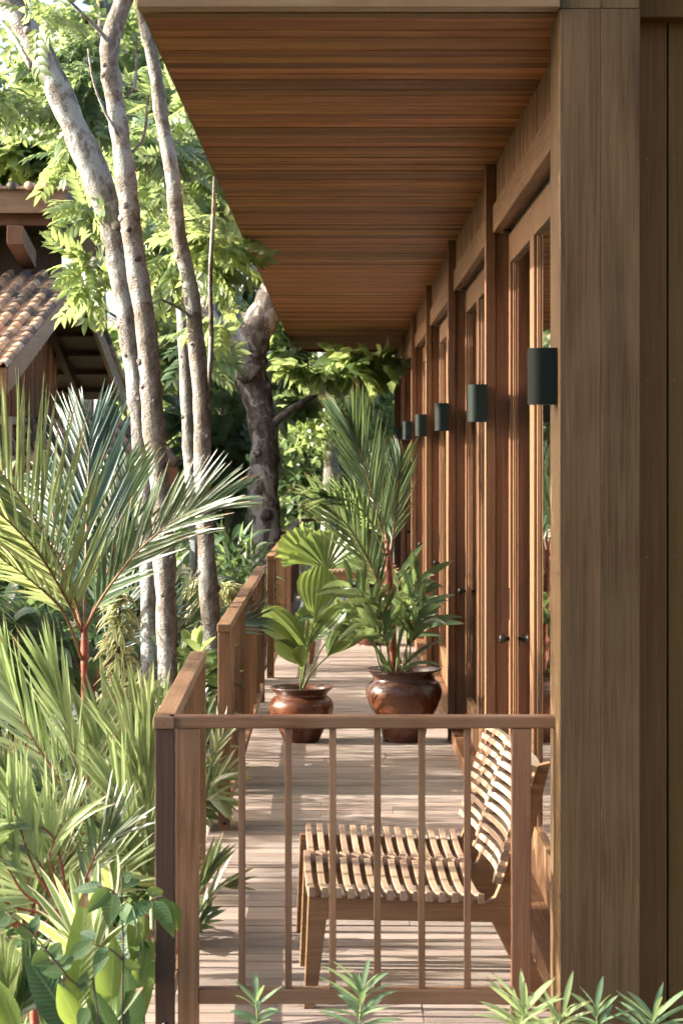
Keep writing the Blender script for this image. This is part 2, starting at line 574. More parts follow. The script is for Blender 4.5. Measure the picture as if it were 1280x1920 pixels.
def redmat():
    N = NT('red_palm_stem')
    n = N.noise(N.coords((1, 1, .25), False), 60, 4, .6)
    n2 = N.noise(N.coords((1, 1, 1), False), 9, 4, .6)
    w = N.n('TexWave')
    w.bands_direction = 'Z'
    w.inputs['Scale'].default_value = 7
    w.inputs['Distortion'].default_value = 1.5
    N.l(N.coords((1, 1, 1), False), w.inputs['Vector'])
    c = N.ramp(N.math('ADD', N.math('MULTIPLY', n, .5), N.math('MULTIPLY', n2, .5)), [(.36, (.11, .045, .025)), (.5, (.24, .05, .028)), (.62, (.30, .09, .045))])
    c = N.mixc(N.ramp(w.outputs['Fac'], [(.85, (0, 0, 0)), (.97, (.6,) * 3)]), c, (.16, .11, .07))
    N.l(c, N.b.inputs['Base Color'])
    N.b.inputs['Roughness'].default_value = .5
    N.b.inputs['Specular IOR Level'].default_value = .35
    N.bump(N.math('ADD', n, w.outputs['Fac']), .3, .003)
    return N.m
M['red'] = redmat()
M['rachis'] = plain('palm_leaf_stalk', (.26, .13, .06), .5, nscale=25, amt=.45)
M['stem'] = plain('green_stem', (.16, .20, .07), .5, nscale=20, amt=.3)
M['twig'] = plain('brown_twig', (.10, .07, .045), .8, nscale=30, amt=.4)
M['barkp'] = bark('pale_bark', (0.0902, 0.0779, 0.0638), (0.2255, 0.2099, 0.1885), (0.3425, 0.3366, 0.3117), (0.4145, 0.4594, 0.4509), 0.7)
M['barkw'] = bark('warm_bark', (0.0936, 0.0718, 0.0564), (0.2340, 0.2042, 0.1693), (0.3744, 0.3519, 0.3156), (0.4124, 0.4388, 0.4178), 0.6)
M['barkd'] = bark('dark_bark', (.025, .02, .016), (.10, .085, .07), (.26, .235, .20), (.36, .345, .31), .8, .7)

def tilemat():
    N = NT('clay_roof_tile')
    r = N.attr('rnd')
    col = N.ramp(r, [(.0, (0.0910, 0.0769, 0.0644)), (.2, (0.1820, 0.1366, 0.1001)), (.35, (0.3640, 0.2477, 0.1573)), (.6, (0.5096, 0.3501, 0.2145)), (.85, (0.6188, 0.4612, 0.2932)), (1, (0.4550, 0.2647, 0.1573))])
    n = N.noise(N.coords((1, 1, 1)), 22, 4, .6)
    col = N.mixc(N.ramp(n, [(.5, (0, 0, 0)), (.7, (.6,) * 3)]), col, (.09, .07, .06))
    N.l(col, N.b.inputs['Base Color'])
    N.b.inputs['Roughness'].default_value = .8
    N.bump(n, .3, .004)
    return N.m
M['tile'] = tilemat()
M['tan'] = wood('tan_board', (.28, .19, .115), (.38, .27, .17), (.46, .34, .23), 'y', .6, .1)
M['cream'] = wood('cream_beam', (.36, .29, .2), (.46, .38, .27), (.52, .44, .33), 'y', .6, .1)

def ground_mat():
    N = NT('garden_soil')
    co = N.coords((1, 1, 1), False)
    n1 = N.noise(co, 1.1, 6, .65)
    n2 = N.noise(co, 22, 5, .7)
    c = N.ramp(N.math('ADD', N.math('MULTIPLY', n1, .5), N.math('MULTIPLY', n2, .5)), [(.35, (.03, .026, .016)), (.5, (.07, .065, .03)), (.65, (.13, .10, .06))])
    N.l(c, N.b.inputs['Base Color'])
    N.b.inputs['Roughness'].default_value = .95
    N.bump(n2, .8, .03)
    return N.m
M['ground'] = ground_mat()

def paving_mat():
    N = NT('stone_paving')
    b = N.n('TexBrick')
    N.l(N.coords((1, 1, 1), False), b.inputs['Vector'])
    b.inputs['Color1'].default_value = (.10, .10, .098, 1)
    b.inputs['Color2'].default_value = (.15, .148, .14, 1)
    b.inputs['Mortar'].default_value = (.03, .03, .028, 1)
    b.inputs['Scale'].default_value = 1.6
    b.inputs['Mortar Size'].default_value = .012
    n = N.noise(N.coords((1, 1, 1), False), 9, 5, .6)
    N.l(N.mixc(N.math('MULTIPLY', n, .5), b.outputs['Color'], (.06, .062, .058)), N.b.inputs['Base Color'])
    N.b.inputs['Roughness'].default_value = .8
    return N.m
M['paving'] = paving_mat()

# ------------------------------------------------------------------ ground, path, deck
g = MB()
nx, ny = 40, 60
xs = np.linspace(-60, 60, nx)
ys = np.concatenate([np.linspace(-20, 60, 48), np.linspace(65, 160, 12)])
V = []
for y in ys:
    for x in xs:
        V.append((x, y, GZ - .02 + .05 * math.sin(x * 1.3) * math.sin(y * .9)))
g.add(V, [(j * nx + i, j * nx + i + 1, (j + 1) * nx + i + 1, (j + 1) * nx + i) for j in range(len(ys) - 1) for i in range(nx - 1)], smooth=True)
struct(g.build('ground', M['ground']))
g = MB()
g.box(-9, -1.55, 12.5, 24.5, GZ - .1, GZ + .06)
struct(g.build('path', M['paving']))

POSTS = [9.95, 13.44, 17.0, 20.5, 24.0, 27.2]
dk = MB(3)
y = 6.42
while y < 27.75:
    w = .116
    e = dk.rng.uniform(-.003, .003)
    sp = dk.rng.choice([None, None, -.1, .25])
    cuts = [-.605, .70] if sp is None else [-.605, sp, .70]
    for a, b in zip(cuts[:-1], cuts[1:]):
        dz = dk.rng.uniform(-.0015, .0015)
        dk.box(a + (.001 if a != -.605 else 0), b - (.001 if b != .70 else 0), y + .0034, y + w - .0034, -.028 + dz, dz)
    y += w
for xx in (-.56, -.1, .35, .66):
    dk.box(xx - .03, xx + .03, 6.45, 27.7, -.16, -.032)
for yy in np.arange(6.6, 27.8, 2.6):
    for xx in (-.56, .66):
        dk.box(xx - .045, xx + .045, yy, yy + .09, GZ - .1, -.162)
dk.box(-.60, .7, 6.40, 6.418, -.17, -.004)
dk.box(-.585, .7, 6.45, 27.7, -.19, -.165, mi=1)
struct(dk.build('deck', [M['deck'], M['dark']], bevel=.0015))

# ------------------------------------------------------------------ wooden house
HX = .684            # wall plane above the doors
CE = CZ + 825 * U    # soffit height
house = thing('wooden_house', 'long red brown timber house with slatted soffit and glazed doors along the deck', 'house', (.64, 6.5, 0))
m = MB(11)
y = 6.60
while y < 27.2:
    w = .112
    dz = m.rng.uniform(0, .003)
    m.box(-.578, HX + .02, y + .0028, y + w - .0028, CE + dz, CE + .02)
    y += w
m.box(-.575, HX + .02, 6.535, 6.598, CE - .004, CE + .03, mi=1)
m.box(-.59, HX + .02, 27.21, 27.30, CE - .03, CE + .12, mi=1)
m.box(-.586, -.5785, 6.535, 27.30, CE + .001, CE + .12, mi=1)
m.box(-.56, HX + .05, 6.5, 27.2, CE + .022, CE + .03, mi=2)
m.build('soffit', [M['soffit'], M['siding'], M['dark']], house, bevel=.0015)
m = MB(12)
m.box(-.588, .6285, 6.43, 6.50, CZ + 833 * 6.5 / F, 3.45)
m.build('fascia', M['fascia'], house, bevel=.004)
m = MB(13)
m.box(-.585, 6, 6.505, 27.3, 3.16, 3.40)
m.build('roof', M['siding'], house)
# front corner post of two boards, its beam block above
m = MB(14)
z1 = CZ + 833 * 6.5 / F
m.box(.6290, .7468, 6.45, 6.75, -.45, z1, rnd=.55)
m.box(.7471, .8590, 6.4495, 6.75, -.45, z1, rnd=.45)
m.box(.6310, .7465, 6.452, 6.75, z1 + .002, 3.45, rnd=.75)
m.box(.7475, .8570, 6.452, 6.75, z1 + .002, 3.45, rnd=.68)
m.build('corner_post', M['post'], house, bevel=.002)
m = MB(15)
x = .862
for w in (.113, .21, .21, .21, .21, .21, .21, .21):
    m.box(x + .003, x + w - .003, 6.70, 6.73, -.45, 3.06)
    for zz in (CZ + 558 * 6.7 / F, CZ + 143 * 6.7 / F, CZ - 190 * 6.7 / F):
        for k in ((.02, .05) if w < .15 else (.02, .05, .08)):
            m.tube([(x + k, 6.701, zz), (x + k, 6.6985, zz)], .0016, 6, mi=2)
    x += w
m.box(.86, 2.6, 6.731, 6.76, -.45, 3.1, mi=1)
m.build('siding', [M['siding'], M['dark'], M['chalk']], house, bevel=.002)
m = MB(16)
m.box(.8605, 2.6, 6.62, 6.735, CZ + 820 * 6.65 / F, 3.45)
m.build('front_beam', M['siding'], house, bevel=.004)
# wall posts with jamb piers
prev = 6.75
for i, yp in enumerate(POSTS):
    m = MB(20 + i)
    m.box(.640, HX, yp, yp + .085, -.02, CE, rnd=.45 + .1 * (i % 3))
    m.box(HX + .0005, .790, yp + .012, yp + .10, -.02, 2.70, rnd=.3 + .15 * (i % 2))
    m.build('post', M['housez'], house, bevel=.003)
    y0, y1 = prev, yp
    # panelling over the doors: narrow vertical boards
    m = MB(40 + i)
    zb, zt = CZ + 709 * U, CE
    y = y0
    while y < y1 - .004:
        w = min(.058, y1 - y)
        m.box(HX + m.rng.uniform(0, .003), HX + .03, y + .0015, y + w - .0015, zb + .001, zt - .001)
        y += w
    m.build('panelling', M['housez'], house, bevel=.0015)
    m = MB(60 + i)
    m.box(.672, .712, y0, y1 - .0005, 2.703, zb, rnd=.5)
    m.box(.7125, .86, y0, y1 - .0008, 2.722, zb, rnd=.3)
    m.box(.752, .772, y0, y1 - .001, 2.700, 2.7215, mi=1, rnd=.5)
    m.build('lintel', [M['housey'], M['track']], house, bevel=.003)
    m = MB(80 + i)
    m.box(.655, .86, y0, y1 - .0005, -.02, .075, rnd=.6)
    m.box(.745, .757, y0, y1 - .0008, .0755, .088, rnd=.3)
    m.build('sill', M['housey'], house, bevel=.004)
    # doors
    ym = y1 + .01 - 1.21
    spans = [(ym, y1 + .01, .742), (y0 + .005, ym - .001, .7425)]
    for k, (a, b, xf) in enumerate(spans):
        if b - a < .4:
            continue
        m = MB(100 + 7 * i + k)
        zb_, zt_ = .09, 2.698
        sw = .085
        r_ = .3 + .4 * m.rng.random()
        m.box(xf, xf + .034, a, a + sw, zb_, zt_, rnd=r_)
        m.box(xf, xf + .034, b - sw, b, zb_, zt_, rnd=r_ + .1)
        m.box(xf + .0008, xf + .033, a + sw, b - sw, zt_ - .13, zt_, rnd=r_)
        m.box(xf + .0008, xf + .033, a + sw, b - sw, zb_, zb_ + .19, rnd=r_)
        for q0, q1 in ((a + sw, a + sw + .022), (b - sw - .022, b - sw)):
            m.box(xf + .013, xf + .029, q0, q1, zb_ + .19, zt_ - .13, rnd=r_ + .15)
        door = m.build('door', M['housez'], house, bevel=.003)
        m = MB()
        m.box(xf + .018, xf + .023, a + sw + .0225, b - sw - .0225, zb_ + .1905, zt_ - .1305)
        m.build('pane', M['glass'], door)
        if k == 0:
            m = MB()
            yy = b - .055
            m.box(xf - .004, xf - .0005, yy - .016, yy + .016, .99, 1.13)
            m.tube([(xf, yy, .905), (xf - .018, yy, .905), (xf - .02, yy, .905), (xf - .042, yy, .905), (xf - .045, yy, .905)], [.010, .010, .019, .019, .012], 16)
            m.build('handle', M['metal'], door)
    prev = yp + .085
# dim rooms behind the glass
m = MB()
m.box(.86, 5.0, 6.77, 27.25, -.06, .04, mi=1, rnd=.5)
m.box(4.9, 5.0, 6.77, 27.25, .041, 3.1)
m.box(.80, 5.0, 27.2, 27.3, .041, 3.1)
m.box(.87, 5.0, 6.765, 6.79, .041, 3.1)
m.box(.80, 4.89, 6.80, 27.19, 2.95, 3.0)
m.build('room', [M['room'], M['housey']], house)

# ------------------------------------------------------------------ wall lamps
def lamp_mesh():
    m = MB(5)
    # D-shaped shell: flat against the post, half round towards the deck
    poly = [(0, -.05), (-.045, -.05)] + [(-.045 - .038 * math.cos(a), -.05 + .05 + .05 * math.sin(a)) for a in np.linspace(-math.pi / 2, math.pi / 2, 21)][1:-1] + [(-.045, .05), (0, .05)]
    poly = poly[::-1]
    n = len(poly)
    z0, z1 = 0, .165
    V = [(u, v, z) for z in (z0, z1) for u, v in poly]
    m.add(V, [(i, (i + 1) % n, n + (i + 1) % n, n + i) for i in range(n)] + [tuple(range(n - 1, -1, -1)), tuple(range(n, 2 * n))], 0, .5)
    return m
LAMPY = [6.57, 9.90, 13.39, 16.95, 20.45, 23.95]
LAB = ['dark green half round wall lamp on the big front corner post', 'dark green wall lamp on the first slim post behind the corner post', 'small dark wall lamp between the greyish lit one and the larger near ones',
       'pale lit wall lamp just right of the palm leaf tips', 'small dark wall lamp half hidden behind the palm tips', 'farthest tiny wall lamp hidden by palm leaflets at the end of the wall']
lamp0 = None
for i, (yy, lb) in enumerate(zip(LAMPY, LAB)):
    zz = CZ + 97 * .99 * U
    xw = .6285 if i == 0 else .6395
    if lamp0 is None:
        lamp0 = thing('wall_lamp', lb, 'wall lamp', (xw, yy, zz), 'wall lamps')
        q = lamp_mesh()
        q.v = [(a + xw, b + yy, c + zz) for a, b, c in q.v]
        q.build('shade', M['lamp'], lamp0, bevel=.0012)
        q = MB()
        q.box(xw + .0002, xw + .001, yy - .04, yy + .04, zz + .01, zz + .15)
        q.build('back_plate', M['metal'], lamp0)
        o = lamp0
    else:
        o = copy_tree(lamp0)
        o.location = (xw, yy, zz)
        o['label'] = lb

# ------------------------------------------------------------------ railings
RT = CZ - 489 * U     # top of the handrails above the deck
def side_rail(label, x0, y0, x1, y1, seed, darkpost=False, gap=.7):
    """outer-left edge runs from (x0,y0) to (x1,y1)"""
    t = thing('railing', label, 'railing', (x0, y0, 0), 'railings along the deck edge')
    a, b = np.array([x0, y0, 0.]), np.array([x1, y1, 0.])
    d = nrm(b - a)
    s_ = np.array([d[1], -d[0], 0])
    W = .062
    L = float(np.linalg.norm(b - a))
    def at(u, v, z):
        return a + d * u + s_ * v + np.array([0, 0, z])
    def bx(mb, u0, u1, v0, v1, z0, z1, rnd=None):
        mb.hexa([at(u0, v0, z0), at(u0, v1, z0), at(u1, v1, z0), at(u1, v0, z0), at(u0, v0, z1), at(u0, v1, z1), at(u1, v1, z1), at(u1, v0, z1)], 0, rnd)
    mb = MB(seed)
    bx(mb, -.012, L + .012, 0, W, RT - .036, RT)
    mb.build('handrail', M['raily'], t, bevel=.004)
    n = int(round(L / gap))
    for k in range(n + 1):
        u = .03 + (L - .06) * k / n
        mb = MB(seed * 50 + k)
        if k in (0, n):
            bx(mb, u - .03, u + .03, .004, W - .002, -.02 if k else -.05, RT - .0365)
            po = mb.build('post', M['railzd'] if darkpost and k == 0 else M['railz'], t, bevel=.003)
            mb = MB()
            c = at(u - .0305, W * .55, .035)
            mb.tube([c, c - d * .004], .010, 10)
            mb.build('bolt', M['metal'], po)
        else:
            bx(mb, u - .0115, u + .0115, .012, W - .012, .137, RT - .0368)
            mb.build('baluster', M['railz'], t, bevel=.002)
    mb = MB(seed + 1)
    bx(mb, .0605, L - .0605, .006, W - .004, .094, .1365)
    mb.build('lower_rail', M['raily'], t, bevel=.003)
    return t
X = lambda px, zr: (px - 640) * zr * U
side_rail('near side railing joining the front railing at its left corner post', X(288, 1), 6.6, X(357, 1.333), 8.80, 3, True, .24)
side_rail('second side railing with a tall end post left of the small pot', X(407, 1.552), 10.24, X(480, 2.362), 15.6, 4)
side_rail('third side railing behind the round fan palm leaves', X(499, 2.615), 17.26, X(532, 3.3), 21.8, 5)
side_rail('farthest short side railing before the end of the deck', -.575, 22.9, -.575, 27.45, 6)

def cross_rail(label, xl, xr, y, seed, nbal, group=None, lower=True, rx=None):
    t = thing('railing', label, 'railing', (xl, y, 0), 'railings across the deck')
    mb = MB(seed)
    mb.box(xl, xr, y, y + .062, RT - .036, RT)
    mb.build('handrail', M['railx'], t, bevel=.005)
    return t
fr = cross_rail('front railing with six slim balusters across the near end of the deck', -.5115, X(1046.5, 1), 6.602, 7, 6)
# the corner miter: handrail of the front railing reaches the outer corner
mb = MB(9)
pl, pr = X(333, 1), X(371.5, 1)
mb.box(pl, pr, 6.606, 6.660, -.12, RT - .0365, rnd=.62)
mb.build('post', M['railz'], fr, bevel=.003)
mb = MB(10)
ql, qr = X(960, 1), X(996, 1)
mb.box(ql, qr, 6.606, 6.660, -.12, RT - .0365, rnd=.42)
mb.build('post', M['railz'], fr, bevel=.003)
for i, cx in enumerate((452.5, 540, 623.5, 707.5, 791, 877)):
    mb = MB(200 + i)
    mb.box(X(cx - 6.5, 1), X(cx + 6.5, 1), 6.622, 6.643, .137, RT - .0365)
    mb.build('baluster', M['railz'], fr, bevel=.002)
mb = MB(12)
mb.box(pr + .0005, ql - .0005, 6.608, 6.657, .094, .1365)
mb.build('lower_rail', M['railx'], fr, bevel=.003)
bk = cross_rail('back railing across the far end of the deck behind the palm', -.5, .66, 27.5, 17, 8)
for i in range(9):
    mb = MB(230 + i)
    x = -.46 + i * .135
    mb.box(x - .011, x + .011, 27.52, 27.542, .137, RT - .0365)
    mb.build('baluster', M['railz'], bk, bevel=.002)
mb = MB(13)
mb.box(-.5, .66, 27.51, 27.55, .094, .1365)
mb.build('lower_rail', M['railx'], bk, bevel=.003)

# ------------------------------------------------------------------ slatted bench
def make_bench(label, ox, oy, rot):
    t = thing('slatted_bench', label, 'bench', (0, 0, 0), 'slatted garden benches')
    prof = [(-12, 0), (11, 0), (33, 176), (361, 168), (445, 0), (482, 0), (402, 190), (477, 484), (448, 477), (378, 246), (366, 218), (350, 207), (-3, 224)]
    prof = [(u * U, v * U) for u, v in prof]
    for k, yy in enumerate((.03, .61, 1.15)):
        m = MB(k)
        m.prism(prof, lambda u, v, a: (u, a, v), yy, yy + .034, rnd=.3 + .2 * k)
        m.build('side_frame', M['frame'], t, bevel=.003)
    def slat(m, base, nrm_, wid, ends, sag, th, w, rnd):
        n = 9
        rows = []
        for i in range(n):
            q = i / (n - 1)
            y_ = ends[0] + (ends[1] - ends[0]) * q
            off = -sag * (1 - (2 * q - 1) ** 2)
            c = base + nrm_ * off
            rows.append([c - wid * w / 2, c + wid * w / 2, c + wid * w / 2 + nrm_ * th, c - wid * w / 2 + nrm_ * th])
            for j in range(4):
                rows[-1][j] = np.array([rows[-1][j][0], y_, rows[-1][j][1]])
        V = [q for r_ in rows for q in r_]
        fs = [(4 * i + j, 4 * i + (j + 1) % 4, 4 * i + 4 + (j + 1) % 4, 4 * i + 4 + j) for i in range(n - 1) for j in range(4)] + [(3, 2, 1, 0), (4 * n - 4, 4 * n - 3, 4 * n - 2, 4 * n - 1)]
        m.add(V, fs, 0, rnd)
    seat = MB(31)
    for col in range(2):
        for i in range(14):
            x = (4 + 25.6 * i + (12.8 if col else 0)) * U
            if x > 352 * U:
                continue
            z = (224.4 + (207 - 224) * (x / U + 3) / 353) * U
            a, b = ((.0, .655) if col == 0 else (.60, 1.215))
            slat(seat, np.array([x, z + .0004]), np.array([0, 1.]), np.array([1., 0]), (a, b), .036, .032, .0215, seat.rng.random())
    seat.build('seat', M['benchy'], t, bevel=.002)
    back = MB(32)
    p0, p1 = np.array([378., 246.]) * U, np.array([448., 477.]) * U
    dv = nrm(np.array([*(p1 - p0), 0]))[:2]
    nv = np.array([-dv[1], dv[0]])
    for col in range(2):
        for i in range(11):
            s_ = (6 + 23 * i + (11.5 if col else 0)) * U
            if s_ > 242 * U:
                continue
            a, b = ((.0, .655) if col == 0 else (.60, 1.215))
            slat(back, p0 + dv * s_ + nv * .0004, nv, dv, (a, b), .038, .031, .0205, back.rng.random())
    back.build('backrest', M['benchy'], t, bevel=.002)
    t.location = (ox, oy, 0)
    t.rotation_euler = (0, 0, rot)
    return t
b0 = make_bench('slatted two seat bench of pale wood just behind the front railing', -.097, 6.90, R(2.3))
b1 = copy_tree(b0)
b1.location = (-.25, 18.4, 0)
b1.rotation_euler = (0, 0, R(1))
b1['label'] = 'slatted bench far down the deck, seen between the two potted plants'

# slatted table beyond the far bench
tb = thing('slatted_table', 'dark low table with a slatted top at the far end of the deck', 'table', (-.15, 21.6, 0))
m = MB(3)
for i in range(16):
    m.beam((-.2 + i * .04, 21.35, .61), (-.2 + i * .04 + .05, 22.0, .61), .024, .024)
m.build('tabletop', M['benchy'], tb, bevel=.002)
m = MB(4)
m.box(-.2, .45, 21.36, 21.40, .52, .595)
m.box(-.2, .45, 21.95, 21.99, .52, .595)
m.build('apron', M['frame'], tb, bevel=.002)
for x in (-.18, .42):
    for y in (21.42, 21.90):
        m = MB()
        m.box(x - .025, x + .025, y, y + .05, .0, .594)
        m.build('leg', M['frame'], tb, bevel=.002)

# dark cloth bundle on the far bench
m = MB(8)
n = 26
V = []
for j in range(n):
    for i in range(n):
        u, v = i / (n - 1), j / (n - 1)
        h = .17 * (math.sin(math.pi * u) * math.sin(math.pi * v)) ** .45 * (.75 + .25 * math.sin(9 * u + 4 * v) + .18 * math.sin(15 * v - 7 * u))
        V.append((-.36 + .52 * u, 19.05 + .55 * v, .405 + h))
m.add(V, [(j * n + i, j * n + i + 1, (j + 1) * n + i + 1, (j + 1) * n + i) for j in range(n - 1) for i in range(n - 1)], smooth=True)
tag(m.build('cloth_bundle', M['cloth']), 'dark navy cloth bundle lying on the far slatted bench', 'cloth')

# ------------------------------------------------------------------ pots
def pot(label, cx, d, base_y, rim_y, rad, group, seed, name='clay_pot'):
    """rad: list of (radius px, image y) from the base up"""
    k = d / F
    t = thing(name, label, 'plant pot', (cx, d, 0), group)
    h = lambda py: (base_y - py) * k
    prof = [(0.001, .001)] + [(r * k, max(.001, h(py))) for r, py in rad]
    r_, z_ = prof[-1]
    inner = [(r_ - .012, z_ + .004), (r_ - .03, z_ - .012), (r_ * .80, z_ - .05), (r_ * .84, z_ - .09)]
    full = prof + inner
    # smooth the profile
    pts = catmull([np.array([a, b, 0]) for a, b in full], 60)
    m = MB(seed)
    m.lathe([(max(.001, p[0]), p[1]) for p in pts], (cx, d, 0), 56, 0, .5, .008)
    m.build('pot_body', M['pot'], t)
    m = MB(seed)
    m.lathe([(.001, z_ - .055), (r_ * .4, z_ - .05), (r_ * .83, z_ - .06)], (cx, d, 0), 24, 0, .5)
    m.build('soil', M['soil'], t)
    return t
BP = ((757 - 640) * 13.45 / F, 13.45)
SP = ((565 - 640) * 13.45 / F, 13.45)
pot('large glazed brown clay pot with a flared rim standing by the doors', *BP, 1392, 1256,
    [(34, 1392), (38, 1390), (42, 1375), (46, 1358), (60, 1335), (70, 1310), (71, 1296), (66, 1284), (58.5, 1277), (58, 1271), (62, 1264), (70.5, 1257)], 'glazed clay pots', 21)
pot('smaller dark brown clay pot with a wide rim by the second side railing', *SP, 1392, 1291,
    [(29, 1393), (33, 1391), (40, 1376), (47, 1362), (57, 1345), (60.5, 1328), (59, 1318), (53, 1310), (47, 1306), (48, 1302), (54, 1296), (59.5, 1291)], 'glazed clay pots', 22)
pot('brown tapered pot standing under the far bench right of its leg', .27, 20.3, 1208, 1150,
    [(22, 1208), (24, 1206), (33, 1185), (44, 1165), (46, 1155), (38, 1150), (43, 1145)], 'glazed clay pots', 23)

# ------------------------------------------------------------------ potted plants
CAMV = np.array([0, -1.0, 0.1])
def pp(lst, d):
    return [P(q[0], q[1], d + (q[2] if len(q) > 2 else 0)) for q in lst]

t = thing('red_stem_palm', 'tall palm with a red stem and long dark green fronds in the large pot', 'palm', (*BP, .37))
d0 = BP[1]
m = MB(41)
m.tube(catmull(pp([(738, 1275), (735, 1200), (731, 1120), (728, 1050), (724, 1015)], d0), 14), np.array([.058, .05, .048, .044, .042, .04, .040, .040, .038, .036, .032, .026, .02, .014]) * .62, 12, rnd=.5)
m.build('trunk', M['red'], t)
def fr_(label, pts, n, L, w, face=CAMV, mats=('palm', 'rachis'), seed=0, parent=None, name='frond', **k):
    q = MB(seed)
    q.frond(pts, n, L, w, face, **k)
    return q.build(name, [M[mats[0]], M[mats[1]]], parent)
fr_('', pp([(728, 1040), (714, 990, .0), (694, 915, .05), (677, 855, .1), (666, 820, .15), (659, 800, .2)], d0), 50, .50, .0075, parent=t, seed=1, t0=.14, a0=27, a1=9, lift=.05, jit=4, droop=.02, base=.75)
fr_('', pp([(726, 1060), (715, 1100, -.2), (690, 1050, -.25), (650, 985, -.3), (600, 935, -.35)], d0), 34, .42, .007, parent=t, seed=2, mats=('palm', 'rachis'), t0=.3, a0=38, a1=14, lift=.05, up=.1)
fr_('', pp([(731, 1040), (738, 985, .1), (744, 930, .15), (749, 885, .2), (752, 865, .25)], d0), 32, .34, .0075, parent=t, seed=3, t0=.12, a0=26, a1=10, lift=.05, jit=4, droop=.02)
fr_('', pp([(727, 1040), (718, 970, .3), (708, 900, .5), (702, 850, .7)], d0), 30, .40, .007, parent=t, seed=4, mats=('palmb', 'rachis'), t0=.15, a0=30, a1=12, lift=.05)
fr_('', pp([(724, 1045), (705, 1000, -.1), (680, 960, -.2), (645, 935, -.3), (610, 930, -.35)], d0), 16, .3, .009, parent=t, seed=5, t0=.3, a0=30, a1=15)
# lower broad leaflets (young stems round the foot)
tl = thing('young_palm', 'bushy low palm shoots with glossy broad leaflets round the red stem in the large pot', 'palm', (*BP, .38))
m = MB(47)
for (bx_, by_, tx, ty, dd, n) in [(742, 1262, 785, 1085, -.12, 6), (720, 1262, 660, 1100, -.16, 7), (752, 1262, 800, 1165, -.05, 5), (730, 1262, 700, 1120, -.2, 7), (760, 1262, 775, 1100, -.15, 6), (715, 1262, 640, 1150, -.05, 5), (748, 1262, 745, 1085, .1, 6), (735, 1262, 690, 1170, -.2, 5), (765, 1260, 795, 1130, -.22, 6)]:
    base, tip = P(bx_, by_, d0 + dd * .5), P(tx, ty, d0 + dd * 2)
    mid = (base * .5 + tip * .5) + np.array([(bx_ - tx) * .0006, 0, .05])
    path = catmull([base, mid, tip], 16)
    m.tube(path, [.006 - .0003 * i for i in range(16)], 5, mi=1, rnd=.4)
    for k in range(n):
        i = 6 + int(9 * k / max(1, n - 1))
        tan = nrm(path[min(i + 1, 15)] - path[i - 1])
        for sg in (1, -1):
            sv = nrm(np.cross(tan, CAMV))
            a = R(m.rng.uniform(15, 38))
            m.blade(path[i], tan * math.cos(a) + sv * sg * math.sin(a) + CAMV * m.rng.uniform(-.3, .4), nrm(CAMV + sv * m.rng.uniform(-.6, .6)), m.rng.uniform(.2, .34), m.rng.uniform(.013, .022), m.rng.uniform(.05, .45), 7, .3, 'lance')
for (bx_, by_, tx, ty, dr) in [(755, 1250, 850, 1190, .35), (750, 1258, 838, 1245, .5), (735, 1262, 660, 1180, .2), (728, 1262, 700, 1270, -.3), (740, 1240, 780, 1110, 0)]:
    a, b = P(bx_, by_, d0 - .2), P(tx, ty, d0 - .25)
    m.blade(a, b - a + np.array([0, 0, .15]), CAMV, float(np.linalg.norm(b - a)) * 1.15, .012, dr, 8, .3, 'strap')
m.build('leaflets', [M['palm'], M['stem']], tl)

tf = thing('fan_palm', 'small palm with pleated round fan leaves in the smaller pot', 'palm', (*SP, .28))
d1 = SP[1]
# apex px, tip px, span in degrees (fan) or width in px (paddle), depth shift, pleats, cup
fans = [
    ('fan', (612, 1068), (618, 982), 150, -.05, 12, .45), ('fan', (585, 1060), (540, 985), 80, .0, 8, .2), ('fan', (592, 1064), (640, 1000), 75, .12, 8, .3), ('fan', (572, 1055), (528, 1040), 60, .1, 6, .3),
    ('paddle', (590, 1158), (603, 1052), 54, -.25, 8, .12), ('paddle', (574, 1215), (492, 1130), 32, -.1, 5, .25), ('paddle', (566, 1222), (474, 1148), 20, -.2, 4, .3),
    ('paddle', (576, 1206), (573, 1128), 28, .05, 6, .3), ('paddle', (576, 1210), (648, 1126), 30, -.15, 6, .2), ('paddle', (613, 1232), (654, 1168), 34, -.1, 6, -.3), ('paddle', (618, 1228), (690, 1172), 22, .1, 5, .3),
    ('paddle', (566, 1248), (514, 1198), 24, -.2, 6, .2), ('paddle', (566, 1252), (568, 1206), 22, -.25, 6, .3), ('paddle', (632, 1175), (690, 1140), 24, .25, 6, .2)]
foot = P(563, 1300, d1)
for i, (kind, ap, tp, span, dd, n, cup) in enumerate(fans):
    q = MB(60 + i)
    a, b = P(*ap, d1 + dd), P(*tp, d1 + dd * 1.3)
    mid = (foot + a) / 2 + np.array([0, dd * .3, .03])
    q.tube(catmull([foot, mid, a], 10), [.0045] * 9 + [.003], 6, mi=1, rnd=.4)
    fc = nrm(CAMV + np.array([q.rng.uniform(-.4, .4), 0, q.rng.uniform(.1, .6)]))
    if kind == 'fan':
        q.fan(a, b - a, fc, float(np.linalg.norm(b - a)) * 1.03, span, n, cup, .06, 0, None, 6)
    else:
        q.paddle(a, b - a + np.array([0, 0, .03]), fc, float(np.linalg.norm(b - a)) * 1.05, span * d1 / F * 1.5, n, cup * .6)
    q.build('fan_leaf', [M['fan'], M['stem']], tf)

